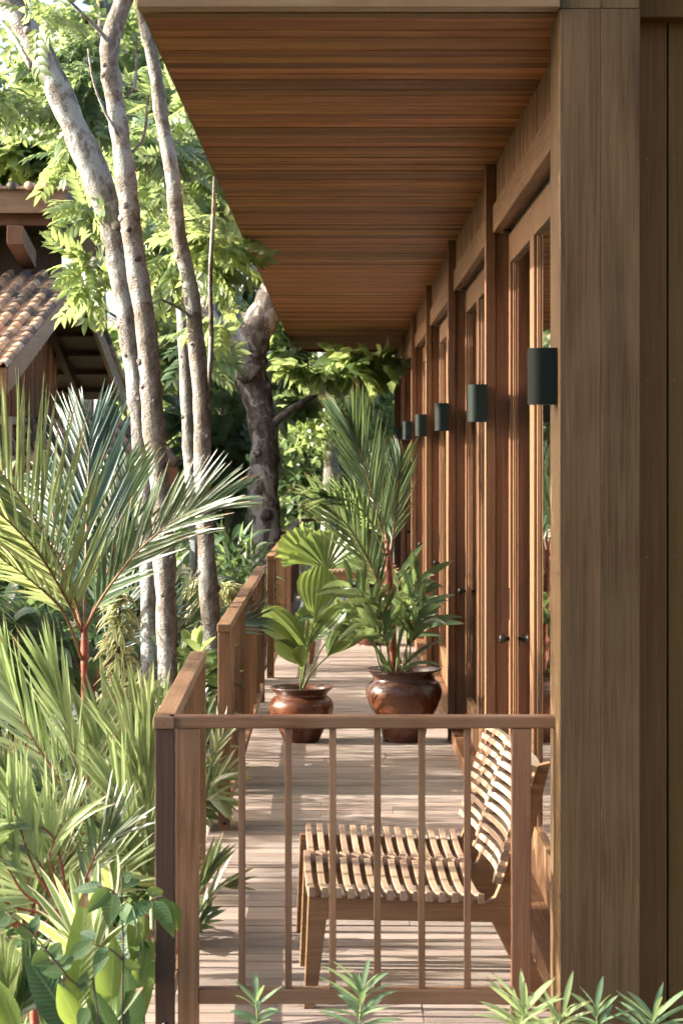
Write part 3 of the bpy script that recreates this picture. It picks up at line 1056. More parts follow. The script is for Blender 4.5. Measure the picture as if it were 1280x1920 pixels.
# ------------------------------------------------------------------ red stemmed palm in the garden on the left
d2 = 8.2
base = P(155, 1990, d2)
gp = thing('red_stem_palm', 'large garden palm with a red crown shaft and arching feather fronds left of the deck', 'palm', base)
m = MB(50)
m.tube(catmull(pp([(152, 1990), (154, 1700), (156, 1520), (157, 1400), (158, 1290), (159, 1215), (158, 1175)], d2), 20), [.011] * 10 + [.011, .011, .012, .012, .013, .015, .015, .013, .01, .005], 12, rnd=.5)
m.build('trunk', M['red'], gp)
FR = [
    (((157, 1190), (140, 1125), (100, 1035, -.1), (40, 935, -.2), (-35, 840, -.3)), 40, .58, .0085, 'palmy', dict(t0=.18, a0=44, a1=26, lift=.0, droop=.0, up=.18)),
    (((158, 1180), (160, 1080, .05), (163, 970, .15), (166, 880, .25), (169, 815, .3)), 38, .44, .0085, 'palmb', dict(t0=.2, a0=30, a1=16, lift=.0, droop=.02, base=.9)),
    (((160, 1180), (195, 1115, -.1), (262, 1030, -.2), (345, 965, -.3), (415, 940, -.35)), 40, .36, .0075, 'palm', dict(t0=.16, a0=34, a1=12, lift=.05, droop=.05, up=.08)),
    (((153, 1185), (125, 1125, -.1), (70, 1035, -.3), (-10, 955, -.5), (-60, 930, -.6)), 30, .30, .008, 'palmy', dict(t0=.2, a0=32, a1=16, lift=.1)),
    (((155, 1240), (120, 1150, -.2), (60, 1090, -.3), (0, 1045, -.4)), 12, .2, .008, 'palmy', dict(t0=.35, a0=26, a1=12)),
    (((156, 1190), (130, 1090, .3), (105, 990, .5), (85, 900, .7)), 28, .34, .0075, 'palmb', dict(t0=.2, a0=36, a1=18, lift=.0)),
    (((160, 1185), (205, 1060, .35), (225, 950, .5), (238, 870, .7)), 28, .40, .0075, 'palm', dict(t0=.15, a0=30, a1=14, lift=.0)),
]
for i, (pts, n, L, w, mt, kw) in enumerate(FR):
    q = MB(70 + i)
    q.frond(pp(pts, d2), n, L, w, CAMV + np.array([-.35, 0, .25]), r0=.0065, **kw)
    q.build('frond', [M[mt], M['rachis']], gp)

# lower garden palms: fronds given as rachis points in the picture, each at its own depth
def low_palm(label, foot_px, d, fronds, seed, stem_h=.35, mats=('palmy', 'red'), name='garden_palm', cat='palm'):
    f = P(foot_px[0], foot_px[1], d)
    t = thing(name, label, cat, (f[0], f[1], GZ))
    q = MB(seed)
    q.tube([(f[0], f[1], GZ - .05), (f[0] + .01, f[1], (GZ + f[2]) / 2), tuple(f)], [.018, .016, .009], 8, rnd=.5)
    q.build('stem', M[mats[1]], t)
    for i, (pts, n, L, w, kw) in enumerate(fronds):
        q = MB(seed * 10 + i)
        kw = dict(kw)
        mt = kw.pop('mat', mats[0])
        rs = kw.pop('rs', mats[1])
        p3 = [f] + pp(pts, d)
        q.frond(p3, n, L, w, kw.pop('face', CAMV + np.array([q.rng.uniform(-1.0, .1), 0, q.rng.uniform(.15, .9)])), r0=.006, **kw)
        q.build('frond', [M[mt], M[rs]], t)
    return t
low_palm('young palm with bright upright leaflets in front of the tall red stem', (160, 1600), 7.7,
    [(((164, 1500), (167, 1420), (172, 1370)), 15, 0.342, 0.0086, dict(t0=.25, a0=35, a1=19, droop=.12)),
     (((120, 1480), (70, 1400), (30, 1320), (10, 1260)), 18, 0.415, 0.0092, dict(t0=.3, a0=30, a1=14)),
     (((145, 1450), (120, 1340), (100, 1270)), 15, 0.415, 0.0100, dict(t0=.25, a0=25, a1=11)),
     (((190, 1480), (205, 1400), (225, 1330)), 12, 0.366, 0.0092, dict(t0=.3, a0=27, a1=12)),
     (((130, 1540), (100, 1490), (70, 1470)), 10, 0.268, 0.0086, dict(t0=.3, a0=42, a1=24, mat='palm')),
     (((185, 1545), (215, 1500), (250, 1480)), 10, 0.268, 0.0086, dict(t0=.3, a0=38, a1=24)),
     (((150, 1560), (125, 1530), (95, 1540)), 10, 0.268, 0.0086, dict(t0=.3, a0=42, a1=24))], 81, mats=('palml', 'rachis'))
low_palm('tall tufted palm with narrow pale leaflets beside the dark corner post', (285, 1660), 7.5,
    [(((281, 1540), (272, 1440), (255, 1360)), 15, 0.439, 0.0071, dict(t0=.25, a0=22, a1=8, mat='palmy')),
     (((278, 1560), (262, 1460), (240, 1400)), 14, 0.366, 0.0079, dict(t0=.3, a0=25, a1=11)),
     (((288, 1540), (287, 1440), (284, 1360)), 12, 0.415, 0.0071, dict(t0=.25, a0=15, a1=6)),
     (((265, 1590), (235, 1520), (215, 1460)), 14, 0.317, 0.0086, dict(t0=.3, a0=30, a1=14)),
     (((260, 1630), (225, 1590), (205, 1560)), 11, 0.268, 0.0092, dict(t0=.3, a0=34, a1=19, mat='palm')),
     (((270, 1640), (245, 1600), (232, 1560)), 11, 0.268, 0.0086, dict(t0=.3, a0=34, a1=16))], 82, mats=('palml', 'stem'))
low_palm('arching palm with red leaf stalks at the far left edge of the bed', (128, 1720), 7.1,
    [(((115, 1620), (95, 1565), (55, 1545), (10, 1570)), 16, 0.317, 0.0092, dict(t0=.45, a0=52, a1=27, up=.35)),
     (((85, 1640), (60, 1600), (20, 1580), (-30, 1600)), 14, 0.293, 0.0086, dict(t0=.4, a0=44, a1=24, up=.3)),
     (((70, 1640), (40, 1560), (15, 1480)), 15, 0.329, 0.0086, dict(t0=.3, a0=34, a1=16)),
     (((50, 1680), (10, 1620), (-30, 1560)), 15, 0.317, 0.0079, dict(t0=.25, a0=34, a1=16)),
     (((95, 1620), (110, 1560), (140, 1525)), 11, 0.244, 0.0086, dict(t0=.35, a0=39, a1=24)),
     (((40, 1705), (0, 1690), (-40, 1700)), 14, 0.195, 0.0095, dict(t0=.25, a0=47, a1=27)),
     (((160, 1650), (185, 1590), (215, 1560)), 11, 0.268, 0.0086, dict(t0=.35, a0=39, a1=24, mat='palm'))], 83, mats=('palml', 'red'))
low_palm('lady palm with glossy leaflets reaching through the side railing', (372, 1560), 9.1,
    [(((395, 1440), (412, 1390), (430, 1370)), 6, 0.166, 0.0114, dict(t0=.35, a0=34, a1=16)),
     (((390, 1480), (412, 1455), (438, 1450)), 6, 0.151, 0.0114, dict(t0=.35, a0=39, a1=20)),
     (((385, 1500), (405, 1490), (425, 1505)), 6, 0.136, 0.0114, dict(t0=.35, a0=42, a1=24)),
     (((375, 1440), (380, 1380), (388, 1330)), 6, 0.166, 0.0107, dict(t0=.35, a0=28, a1=12, mat='palm')),
     (((360, 1480), (345, 1420), (330, 1380)), 6, 0.166, 0.0107, dict(t0=.35, a0=28, a1=12))], 84, mats=('palmy', 'stem'))
low_palm('low palm with a few leaflets lying over the deck edge by the corner post', (330, 1760), 7.6,
    [(((365, 1680), (395, 1625)), 6, 0.195, 0.0114, dict(t0=.5, a0=17, a1=6)),
     (((370, 1715), (405, 1668), (428, 1660)), 6, 0.159, 0.0095, dict(t0=.4, a0=20, a1=8)),
     (((365, 1740), (390, 1710)), 7, 0.110, 0.0095, dict(t0=.4, a0=42, a1=24, mat='palm'))], 85, mats=('palmy', 'stem'))
low_palm('pale stiff feather palm sprouting at the bottom left corner', (20, 1930), 6.3,
    [(((15, 1880), (10, 1840), (0, 1790)), 15, 0.183, 0.0084, dict(t0=.2, a0=34, a1=16)),
     (((40, 1890), (55, 1850), (65, 1810)), 14, 0.183, 0.0095, dict(t0=.2, a0=30, a1=12, mat='palm')),
     (((10, 1900), (-10, 1880), (-40, 1850)), 12, 0.183, 0.0084, dict(t0=.2, a0=34, a1=16))], 86, mats=('palmy', 'stem'))

# filler fronds behind the shown ones; first two palms added for shadow streaks
rg = random.Random(4)
fill = [('feathery palm added left of the two pale trunks to streak the deck with shadow', 175, 1290, 11.8), ('dark feathery palm added low behind the pale trunks for shadow streaks', 300, 1250, 12.6), ('feathery palm half hidden behind the bright young palm', 60, 1560, 9.0), ('dark feathery palm in the shade behind the red stem', 210, 1560, 9.4), ('short feathery palm low in the middle of the bed', 190, 1740, 7.9), ('broad low palm between the arching palm and the striped plant', 60, 1760, 7.4)]
for k, (lb, fx, fy, dd) in enumerate(fill):
    fl = []
    for j in range(8):
        a = R(rg.uniform(20, 160))
        ln = rg.uniform(110, 210)
        ex, ey = math.cos(a) * ln, -math.sin(a) * ln * .9
        fl.append((((fx + ex * .3, fy + ey * .45), (fx + ex * .7, fy + ey * .85), (fx + ex, fy + ey)), 15, rg.uniform(.24, .36), .0075, dict(t0=.25, a0=36, a1=16, mat=rg.choice(['palml', 'palmy', 'palm'] if k > 1 and k != 3 else ['palm', 'palmb', 'under']))))
    low_palm(lb, (fx, fy), dd, fl, 90 + k)

# song of india: cream edged whorls on upright stems
def whorl(label, path, d, L, w, seed, step=9, name='variegated_dracaena'):
    pts = pp(path, d)
    t = thing(name, label, 'plant', (pts[0][0], pts[0][1], GZ))
    q = MB(seed)
    pth = catmull([np.array([pts[0][0], pts[0][1], GZ])] + pts, 60)
    q.tube(pth[::3], .006, 6, rnd=.5)
    q.build('stem', M['twig'], t)
    q = MB(seed + 1)
    top = [i for i in range(len(pth)) if pth[i][2] > pts[0][2]]
    for j, i in enumerate(top):
        for k in range(step if i > top[-6] else step // 2 + 1):
            a = q.rng.random() * 2 * math.pi
            el = q.rng.uniform(.0, .8) if i < top[-4] else q.rng.uniform(.3, 1.4)
            dv = np.array([math.cos(a), math.sin(a), el])
            q.blade(pth[i], dv, nrm(np.array([-math.cos(a) * .5, -math.sin(a) * .5, 1.0])), L * q.rng.uniform(.75, 1.1), w, .75 * q.rng.uniform(.5, 1.3), 6, .2, 'lance')
    q.build('foliage', M['varieg'], t)
whorl('cream edged leafy plant on an upright stem left of the pale trunk', [(222, 1420), (226, 1300), (222, 1200), (226, 1120)], 8.9, .105, .013, 301)
whorl('second cream edged leafy stem close behind the corner of the side railing', [(262, 1420), (258, 1340), (250, 1290)], 8.7, .11, .013, 303)
whorl('small cream edged plant behind the thin trunk near the side railing', [(388, 1190), (385, 1130), (384, 1090)], 13.2, .15, .016, 305)
whorl('spiky cream edged plant just right of the thin trunk', [(415, 1160), (418, 1125), (420, 1105)], 13.6, .20, .015, 307)

# striped strap leaves
def strap_clump(label, px, py, d, tips, w, mat, seed, name='strap_leaf_plant', shape='tape', droop=.18):
    f = P(px, py, d)
    t = thing(name, label, 'plant', (f[0], f[1], GZ))
    q = MB(seed)
    q.tube([(f[0], f[1], GZ - .05), tuple(f)], [.02, .012], 8, rnd=.5)
    q.build('stem', M['stem'], t)
    for i, (tx, ty, dd) in enumerate(tips):
        q = MB(seed * 20 + i)
        b = P(tx, ty, d + dd)
        v = b - f
        L = float(np.linalg.norm(v))
        q.blade(f, v + np.array([0, 0, droop * L]), nrm(CAMV + np.array([q.rng.uniform(-.5, .5), 0, q.rng.uniform(.2, .9)])), L * 1.05, w * q.rng.uniform(.8, 1.2), droop, 9, .3, shape)
        q.build('leaf', M[mat], t)
strap_clump('clump of white striped strap leaves low in the front bed', 165, 1815, 6.7,
    [(65, 1600, .1), (92, 1610, -.1), (126, 1598, 0), (150, 1605, .1), (172, 1622, -.2), (40, 1640, .1), (20, 1700, -.2), (10, 1750, -.3), (230, 1650, .1), (205, 1640, -.1), (250, 1720, -.2), (110, 1660, -.3), (55, 1690, -.35), (240, 1760, -.3), (185, 1590, .3), (145, 1640, -.3), (80, 1730, -.4), (15, 1780, -.2)], .015, 'stripe', 321)
strap_clump('silvery striped strap leaves standing behind the white striped clump', 205, 1700, 7.2,
    [(150, 1575, 0), (175, 1560, .1), (190, 1585, -.1), (220, 1580, 0), (240, 1610, .1)], .022, 'stripe', 322)

# broad upright leaves in front
def broad_plant(label, fx, fy, d, leaves, seed, mat='broad', darks=(), name='broad_leaf_plant', shape='ovate'):
    f = P(fx, fy, d)
    t = thing(name, label, 'plant', (f[0], f[1], GZ))
    for i, (bx_, by_, tx, ty, w, dd) in enumerate(leaves):
        q = MB(seed * 20 + i)
        a, b = P(bx_, by_, d + dd * .5), P(tx, ty, d + dd)
        L = float(np.linalg.norm(b - a))
        q.tube([(f[0], f[1], GZ - .05), tuple((np.array([f[0], f[1], GZ]) * .4 + a * .6)), tuple(a)], [.008, .007, .005], 6, mi=1, rnd=.4)
        fc = nrm(CAMV + np.array([q.rng.uniform(-.5, .5), 0, q.rng.uniform(.0, .7)]))
        q.blade(a, b - a + np.array([0, 0, .06 * L]), fc, L * 1.05, w * .5 * (d + dd) / F, .06, 14, .3, shape, curl=q.rng.uniform(-.12, .12))
        q.build('leaf', [M['broadd' if i in darks else mat], M['stem']], t)
    return t
broad_plant('ginger plant with large upright broad leaves at the front of the bed', 170, 1990, 6.2,
    [(150, 1945, 46, 1790, 74, 0), (140, 1920, 172, 1668, 62, .3), (205, 1930, 214, 1755, 70, .2), (243, 1945, 243, 1815, 58, -.1), (150, 1930, 105, 1840, 48, -.2), (70, 1880, 0, 1760, 52, .2), (172, 1940, 268, 1852, 44, -.1), (190, 1900, 150, 1730, 60, .35), (255, 1930, 285, 1740, 40, .4), (100, 1950, 125, 1830, 54, .1), (215, 1960, 170, 1850, 46, -.2), (30, 1940, -10, 1830, 50, 0)], 331, darks=(0, 3, 10))
broad_plant('drooping broad leaves close against the dark corner post', 270, 1860, 6.5,
    [(258, 1712, 250, 1800, 34, .0), (268, 1760, 282, 1845, 30, .1), (262, 1900, 276, 1700, 42, .4), (240, 1800, 232, 1700, 44, .4)], 332, darks=(1, 3))
# dark broad leaved shrubs in the shade further back
def shrub(label, cx, cy, d, rx, ry, n, L, w, mat, seed, name='shrub', depth=None):
    """leafy shrub; cx, cy, rx, ry in photo pixels at depth d"""
    c = P(cx, cy, d)
    k = d / F
    t = thing(name, label, 'shrub', (c[0], c[1], GZ))
    q = MB(seed)
    for j in range(7):
        a = q.rng.random() * 6.28
        tip = c + np.array([math.cos(a) * rx * k * .6, math.sin(a) * rx * k * .5, q.rng.uniform(-.2, .7) * ry * k])
        b = np.array([c[0] + math.cos(a) * .05, c[1] + math.sin(a) * .05, GZ - .05])
        q.tube(catmull([b, (b + tip) / 2 + np.array([0, 0, .1]), tip], 8), [.014 - .0014 * i for i in range(8)], 6, rnd=.5)
    q.build('stem', M['twig'], t)
    q = MB(seed + 1)
    dp = depth if depth else rx * k
    for j in range(n):
        u = np.array([q.rng.gauss(0, 1), q.rng.gauss(0, 1), q.rng.gauss(0, 1)])
        u = nrm(u) * q.rng.random() ** .45
        p = c + np.array([u[0] * rx * k, u[1] * dp, u[2] * ry * k])
        o = nrm(u + np.array([q.rng.gauss(0, .5), q.rng.gauss(0, .5), .15 + q.rng.gauss(0, .4)]))
        up = nrm(np.array([q.rng.gauss(0, .35), q.rng.gauss(-.3, .35), 1.0]))
        q.blade(p, o, up, L * q.rng.uniform(.6, 1.25), w * q.rng.uniform(.7, 1.2), q.rng.uniform(.1, .5), 5, .25, 'ovate')
    q.build('foliage', M[mat], t)
    return t
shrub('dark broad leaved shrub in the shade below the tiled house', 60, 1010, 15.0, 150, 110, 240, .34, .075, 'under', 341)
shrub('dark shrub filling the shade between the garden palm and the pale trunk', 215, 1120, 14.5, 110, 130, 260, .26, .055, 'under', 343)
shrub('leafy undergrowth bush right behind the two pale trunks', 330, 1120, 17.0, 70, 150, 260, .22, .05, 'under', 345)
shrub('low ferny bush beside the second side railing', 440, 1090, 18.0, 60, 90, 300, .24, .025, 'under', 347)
shrub('bright leafed bush at the foot of the thin trunk', 360, 1290, 11.6, 60, 90, 180, .16, .03, 'canopy', 349)
shrub('big leaved bush behind the slim grey trunks', 400, 830, 26.0, 90, 170, 420, .34, .09, 'canopyd', 351)
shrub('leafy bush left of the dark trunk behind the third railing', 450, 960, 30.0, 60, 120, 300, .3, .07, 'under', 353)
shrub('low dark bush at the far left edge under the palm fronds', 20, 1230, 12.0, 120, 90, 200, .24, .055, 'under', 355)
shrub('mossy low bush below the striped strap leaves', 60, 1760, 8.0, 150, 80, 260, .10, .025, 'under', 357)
shrub('fine leafed filler bush beside the corner post', 250, 1720, 7.9, 80, 120, 240, .12, .02, 'palm', 359)
shrub('small bush with pointed leaves beside the pale trunk foot', 330, 1420, 10.3, 90, 120, 200, .16, .028, 'canopyd', 361)

shrub('tall narrow leaved bush added out of view to streak the deck with shadow', -180, 1140, 11.3, 200, 130, 420, .22, .009, 'palm', 363, depth=1.0)  # added past the left edge; its thin leaves streak the deck with shadow
shrub('second tall narrow leaved bush added out of view further along for shadow streaks', -150, 1110, 13.6, 190, 120, 420, .22, .009, 'palm', 365, depth=1.2)  # another bush added out of view for leaf shadow on the deck

# thin stemmed nettle like shoot with toothed leaves
def shoot(label, stems, leaves, d, mat, seed, name='leafy_shoot', cat='plant', w0=.004):
    p0 = pp(stems[0], d)[0]
    t = thing(name, label, cat, (p0[0], p0[1], GZ))
    q = MB(seed)
    for st in stems:
        q.tube(catmull(pp(st, d), 12), [w0 - w0 * .05 * i for i in range(12)], 6, rnd=.5)
    q.build('stem', M['twig'], t)
    q = MB(seed + 1)
    for (bx_, by_, tx, ty, w, dd) in leaves:
        a, b = P(bx_, by_, d + dd * .3), P(tx, ty, d + dd)
        L = float(np.linalg.norm(b - a))
        q.blade(a, b - a + np.array([0, 0, .12 * L]), nrm(CAMV + np.array([q.rng.uniform(-.5, .5), 0, q.rng.uniform(.1, .9)])), L * 1.05, w * .5 * d / F, .12, 9, .22, 'ovate')
    q.build('leaves', M[mat], t)
shoot('thin brown shoot with toothed green leaves left of the dark corner post',
    [[(229, 2900), (229, 1940), (231, 1800), (229, 1720), (228, 1645)], [(229, 1720), (262, 1700), (300, 1682), (318, 1690)], [(230, 1800), (205, 1780), (170, 1770)], [(229, 1690), (205, 1668), (180, 1662)]],
    [(300, 1683, 322, 1748, 36, 0), (316, 1688, 331, 1738, 34, .05), (292, 1690, 318, 1745, 30, -.05), (285, 1690, 240, 1730, 30, -.1), (276, 1680, 305, 1672, 26, .1), (205, 1668, 168, 1708, 32, -.05), (214, 1672, 205, 1730, 38, 0), (195, 1664, 140, 1672, 26, .05), (228, 1668, 262, 1650, 34, .1), (229, 1700, 252, 1735, 30, -.1), (170, 1770, 130, 1800, 30, 0), (200, 1775, 180, 1825, 30, -.05), (229, 1810, 262, 1815, 22, .02), (229, 1650, 248, 1640, 24, 0), (180, 1764, 150, 1750, 26, .05)],
    6.02, 'toothed', 371)
shoot('slanting bare twig shoot with small leaves low at the front left',
    [[(196, 2900), (190, 1930), (140, 1850), (100, 1800), (60, 1750), (10, 1710)]],
    [(100, 1800, 115, 1765, 34, 0), (120, 1825, 80, 1825, 30, 0), (65, 1755, 30, 1742, 30, 0), (92, 1795, 62, 1810, 40, -.05), (150, 1862, 165, 1820, 26, 0), (60, 1750, 75, 1715, 24, 0), (20, 1715, -10, 1735, 30, 0), (115, 1815, 140, 1795, 30, 0), (165, 1890, 150, 1925, 28, 0)],
    6.0, 'toothed', 373)

# narrow leaved sprigs along the bottom edge
def sprig(label, cx, top, d, n, L, seed, lean=0.0, mat='oleander'):
    f = P(cx, 1990, d)
    t = thing('narrow_leaf_sprig', label, 'plant', (f[0], f[1], GZ), 'narrow leaved sprigs below the front railing')
    tip = P(cx + lean, top + 45, d)
    q = MB(seed)
    pth = catmull([np.array([f[0], f[1], GZ - .05]), f, (f * .3 + tip * .7), tip], 30)
    q.tube(pth[::2], [.005 - .0002 * i for i in range(15)], 6, rnd=.4)
    q.build('stem', M['stem'], t)
    q = MB(seed + 1)
    for j in range(n):
        i = 13 + int(16 * j / (n - 1))
        a = j * 2.4 + q.rng.uniform(-.4, .4)
        e = .35 + .9 * (j / n) ** 1.3
        dv = np.array([math.cos(a), math.sin(a), e])
        q.blade(pth[min(i, 29)], dv, nrm(np.array([-math.cos(a) * .6, -math.sin(a) * .6 - .5, 1.0])), L * q.rng.uniform(.75, 1.1), .0085 * q.rng.uniform(.8, 1.2), .15 * q.rng.uniform(.3, 1.8), 8, .3, 'lance')
    q.build('foliage', M[mat], t)
sprig('narrow leaved sprig below the second baluster of the front railing', 488, 1828, 5.95, 12, .105, 381, -8)
sprig('taller narrow leaved sprig between the third and fourth balusters', 672, 1810, 5.9, 21, .145, 383, 6)
sprig('spreading narrow leaved sprig at the foot of the right railing post', 962, 1845, 5.8, 24, .16, 385, 22, 'palml')
sprig('pale narrow leaved sprig bending over the foot of the big corner post', 1010, 1860, 5.85, 12, .15, 387, 45, 'palml')
sprig('narrow leaved sprig in front of the big corner post', 1130, 1845, 5.9, 13, .115, 389, -14)
sprig('narrow leaved sprig at the bottom right corner against the siding', 1200, 1862, 5.8, 16, .15, 391, 26)

# ------------------------------------------------------------------ trees
def np_mesh(name, V, Fq, rnd, edge, mat, parent=None):
    V = np.asarray(V, np.float32)
    if parent is not None:
        V = V - np.array(parent.matrix_basis.translation, np.float32)
    me = bpy.data.meshes.new(name)
    me.vertices.add(len(V))
    me.vertices.foreach_set('co', V.ravel())
    nf = len(Fq)
    k = Fq.shape[1]
    me.loops.add(nf * k)
    me.loops.foreach_set('vertex_index', Fq.ravel().astype(np.int32))
    me.polygons.add(nf)
    me.polygons.foreach_set('loop_start', np.arange(0, nf * k, k, dtype=np.int32))
    a = me.attributes.new('rnd', 'FLOAT', 'POINT')
    a.data.foreach_set('value', np.asarray(rnd, np.float32))
    a = me.attributes.new('edge', 'FLOAT', 'POINT')
    a.data.foreach_set('value', np.asarray(edge, np.float32))
    me.materials.append(mat)
    me.update(calc_edges=True)
    o = bpy.data.objects.new(name, me)
    C.objects.link(o)
    if parent is not None:
        o.parent = parent
    return o

def leaf_verts(p, d, up, L, w, fold=.2, droop=.25):
    d = nrm(d)
    s_ = nrm(np.cross(d, up))
    n_ = np.cross(s_, d)
    z = np.array([0, 0, -1.0])
    V = [p, p + d * L * .3 - s_ * w + n_ * fold * w, p + d * L * .34, p + d * L * .3 + s_ * w + n_ * fold * w,
         p + d * L * .7 - s_ * w * .8 + n_ * fold * w + z * droop * L * .35, p + d * L * .72 + z * droop * L * .4, p + d * L * .7 + s_ * w * .8 + n_ * fold * w + z * droop * L * .35,
         p + d * L + z * droop * L]
    Fq = [(0, 2, 1, 1), (0, 3, 2, 2), (1, 2, 5, 4), (2, 3, 6, 5), (4, 5, 7, 7), (5, 6, 7, 7)]
    return V, Fq

def template(kind, seed=0):
    rg = random.Random(seed)
    VV, FF, rr = [], [], []
    def put(p, d, up, L, w, r, **k):
        v, f = leaf_verts(np.asarray(p, float), np.asarray(d, float), np.asarray(up, float), L, w, **k)
        o = len(VV)
        VV.extend(v)
        # split degenerate quads into triangles
        for q in f:
            q = [i + o for i in q]
            if q[2] == q[3]:
                FF.append(q[:3])
            else:
                FF.append([q[0], q[1], q[2]])
                FF.append([q[0], q[2], q[3]])
        rr.extend([r] * len(v))
    if kind == 'pinnate':          # a spray of paired leaflets, 1 long along +x
        n = 5
        for i in range(n):
            t = .25 + .65 * i / (n - 1)
            z = -.22 * t * t
            for sg in (1, -1):
                put((t, 0, z), (.75, sg * .8, -.15 + rg.uniform(-.1, .1)), (0, 0, 1), .40 * rg.uniform(.8, 1.1), .072, rg.random(), droop=.3)
        put((.92, 0, -.2), (1, 0, -.25), (0, 0, 1), .4, .07, rg.random())
    elif kind == 'cluster':        # a twig end of big simple leaves
        for i in range(7):
            a = i * 2.4
            put((.12 * i / 7 * 3, 0, 0), (.6 + .5 * i / 7, math.cos(a) * .8, math.sin(a) * .45 + .05), (0, 0, 1), .55 * rg.uniform(.7, 1.2), .155, rg.random(), droop=.3)
    else:                          # 'twig': small leaves along a twig
        for i in range(9):
            a = i * 2.4
            t = .1 + .9 * i / 9
            put((t, 0, -.1 * t * t), (.5, math.cos(a), math.sin(a) * .6), (0, 0, 1), .33 * rg.uniform(.7, 1.2), .085, rg.random(), droop=.2)
    return np.array(VV), np.array(FF), np.array(rr)
TPL = {k: [template(k, s) for s in range(3)] for k in ('pinnate', 'cluster', 'twig')}

def spray_mesh(blobs, kind, size, seed, flat=.6, shell=.5):
    """blobs: (cx, cy, cz, rx, ry, rz, n); returns verts, tris, rnd"""
    rs = np.random.RandomState(seed)
    Vs, Fs, Rs, o = [], [], [], 0
    for b in blobs:
        c, r, n = np.array(b[:3]), np.array(b[3:6]), int(b[6])
        u = rs.normal(size=(n, 3))
        u /= np.linalg.norm(u, axis=1)[:, None]
        u *= rs.rand(n, 1) ** shell
        # break the crown into clumps
        nc = max(3, n // 26)
        cl = rs.normal(size=(nc, 3))
        cl /= np.linalg.norm(cl, axis=1)[:, None]
        cl *= rs.rand(nc, 1) ** .4 * .95
        k = rs.randint(0, nc, n)
        u = cl[k] * .75 + u * .38
        p = c + u * r
        out = u + rs.normal(size=(n, 3)) * .55
        out[:, 2] = out[:, 2] * .5 - .12
        out /= np.linalg.norm(out, axis=1)[:, None] + 1e-6
        up = rs.normal(size=(n, 3)) * flat
        up[:, 2] += 1
        y = np.cross(up, out)
        y /= np.linalg.norm(y, axis=1)[:, None] + 1e-6
        z = np.cross(out, y)
        sc = size * rs.uniform(.65, 1.25, n)
        pick = rs.randint(0, 3, n)
        tone = .25 * rs.rand(nc)[k] + .1 * rs.rand(n)
        for q in range(3):
            ix = np.where(pick == q)[0]
            if not len(ix):
                continue
            tv, tf, tr = TPL[kind][q]
            W = (tv[None, :, 0, None] * out[ix, None, :] + tv[None, :, 1, None] * y[ix, None, :] + tv[None, :, 2, None] * z[ix, None, :]) * sc[ix, None, None] + p[ix, None, :]
            Vs.append(W.reshape(-1, 3))
            m_ = len(tv)
            Fs.append((tf[None] + (np.arange(len(ix)) * m_)[:, None, None]).reshape(-1, 3) + o)
            Rs.append((tr[None] * .65 + tone[ix, None]).ravel())
            o += m_ * len(ix)
    return np.concatenate(Vs), np.concatenate(Fs), np.concatenate(Rs)

def crown(parent, blobs, kind, size, mat, seed, name='crown', **k):
    V, Ft, r = spray_mesh(blobs, kind, size, seed, **k)
    return np_mesh(name, V, Ft, r, np.zeros(len(V)), mat, parent)

def B(px, py, d, rx, ry, rd, n):
    """ellipsoid given in photo pixels at depth d"""
    c = P(px, py, d)
    k = d / F
    return (c[0], c[1], c[2], rx * k, rd, ry * k, n)

def trunk_mesh(parent, path, hw, d, mat, seed, knots=10, ddepth=None, limbs=(), name='trunk', n=16):
    q = MB(seed)
    pts = [P(x, y, d + (ddepth[i] if ddepth else 0)) for i, (x, y) in enumerate(path)]
    last = pts[-1]
    if last[2] > GZ:
        pts.append(np.array([last[0], last[1], GZ - .1]))
        hw = list(hw) + [hw[-1] * 1.15]
    m_ = 4 * len(pts)
    pth = catmull(pts, m_)
    hr = np.interp(np.linspace(0, 1, m_), np.linspace(0, 1, len(hw)), hw) * d / F
    rr = hr * (1 + .05 * np.sin(np.arange(m_) * 1.7) + .04 * np.random.RandomState(seed).normal(size=m_))
    q.tube(pth, rr, n, rnd=.5, wob=.05)
    for k in range(knots):
        i = q.rng.randint(2, m_ - 3)
        a = q.rng.uniform(2.6, 6.8)
        dr = np.array([math.cos(a), math.sin(a) if math.sin(a) < 0 else -math.sin(a), .35])
        c = pth[i] + nrm(dr) * rr[i] * .85
        e = nrm(dr) * rr[i] * q.rng.uniform(.22, .42)
        s_ = rr[i] * q.rng.uniform(.18, .36)
        q.tube([c, c + e * .6, c + e], [s_ * 1.5, s_ * 1.05, s_ * .6], 8, mi=1, rnd=.5)
    for lp, lw, dd in limbs:
        lpts = [P(x, y, d + dd[i]) for i, (x, y) in enumerate(lp)]
        lm = 4 * len(lpts)
        q.tube(catmull(lpts, lm), np.interp(np.linspace(0, 1, lm), np.linspace(0, 1, len(lw)), lw) * d / F, 10, rnd=.5, wob=.08)
    return q.build(name, [mat, M['barkd']], parent)

def tree(label, foot_px, d, name='tree'):
    c = P(foot_px, 855, d)
    return thing(name, label, 'tree', (c[0], d, GZ))

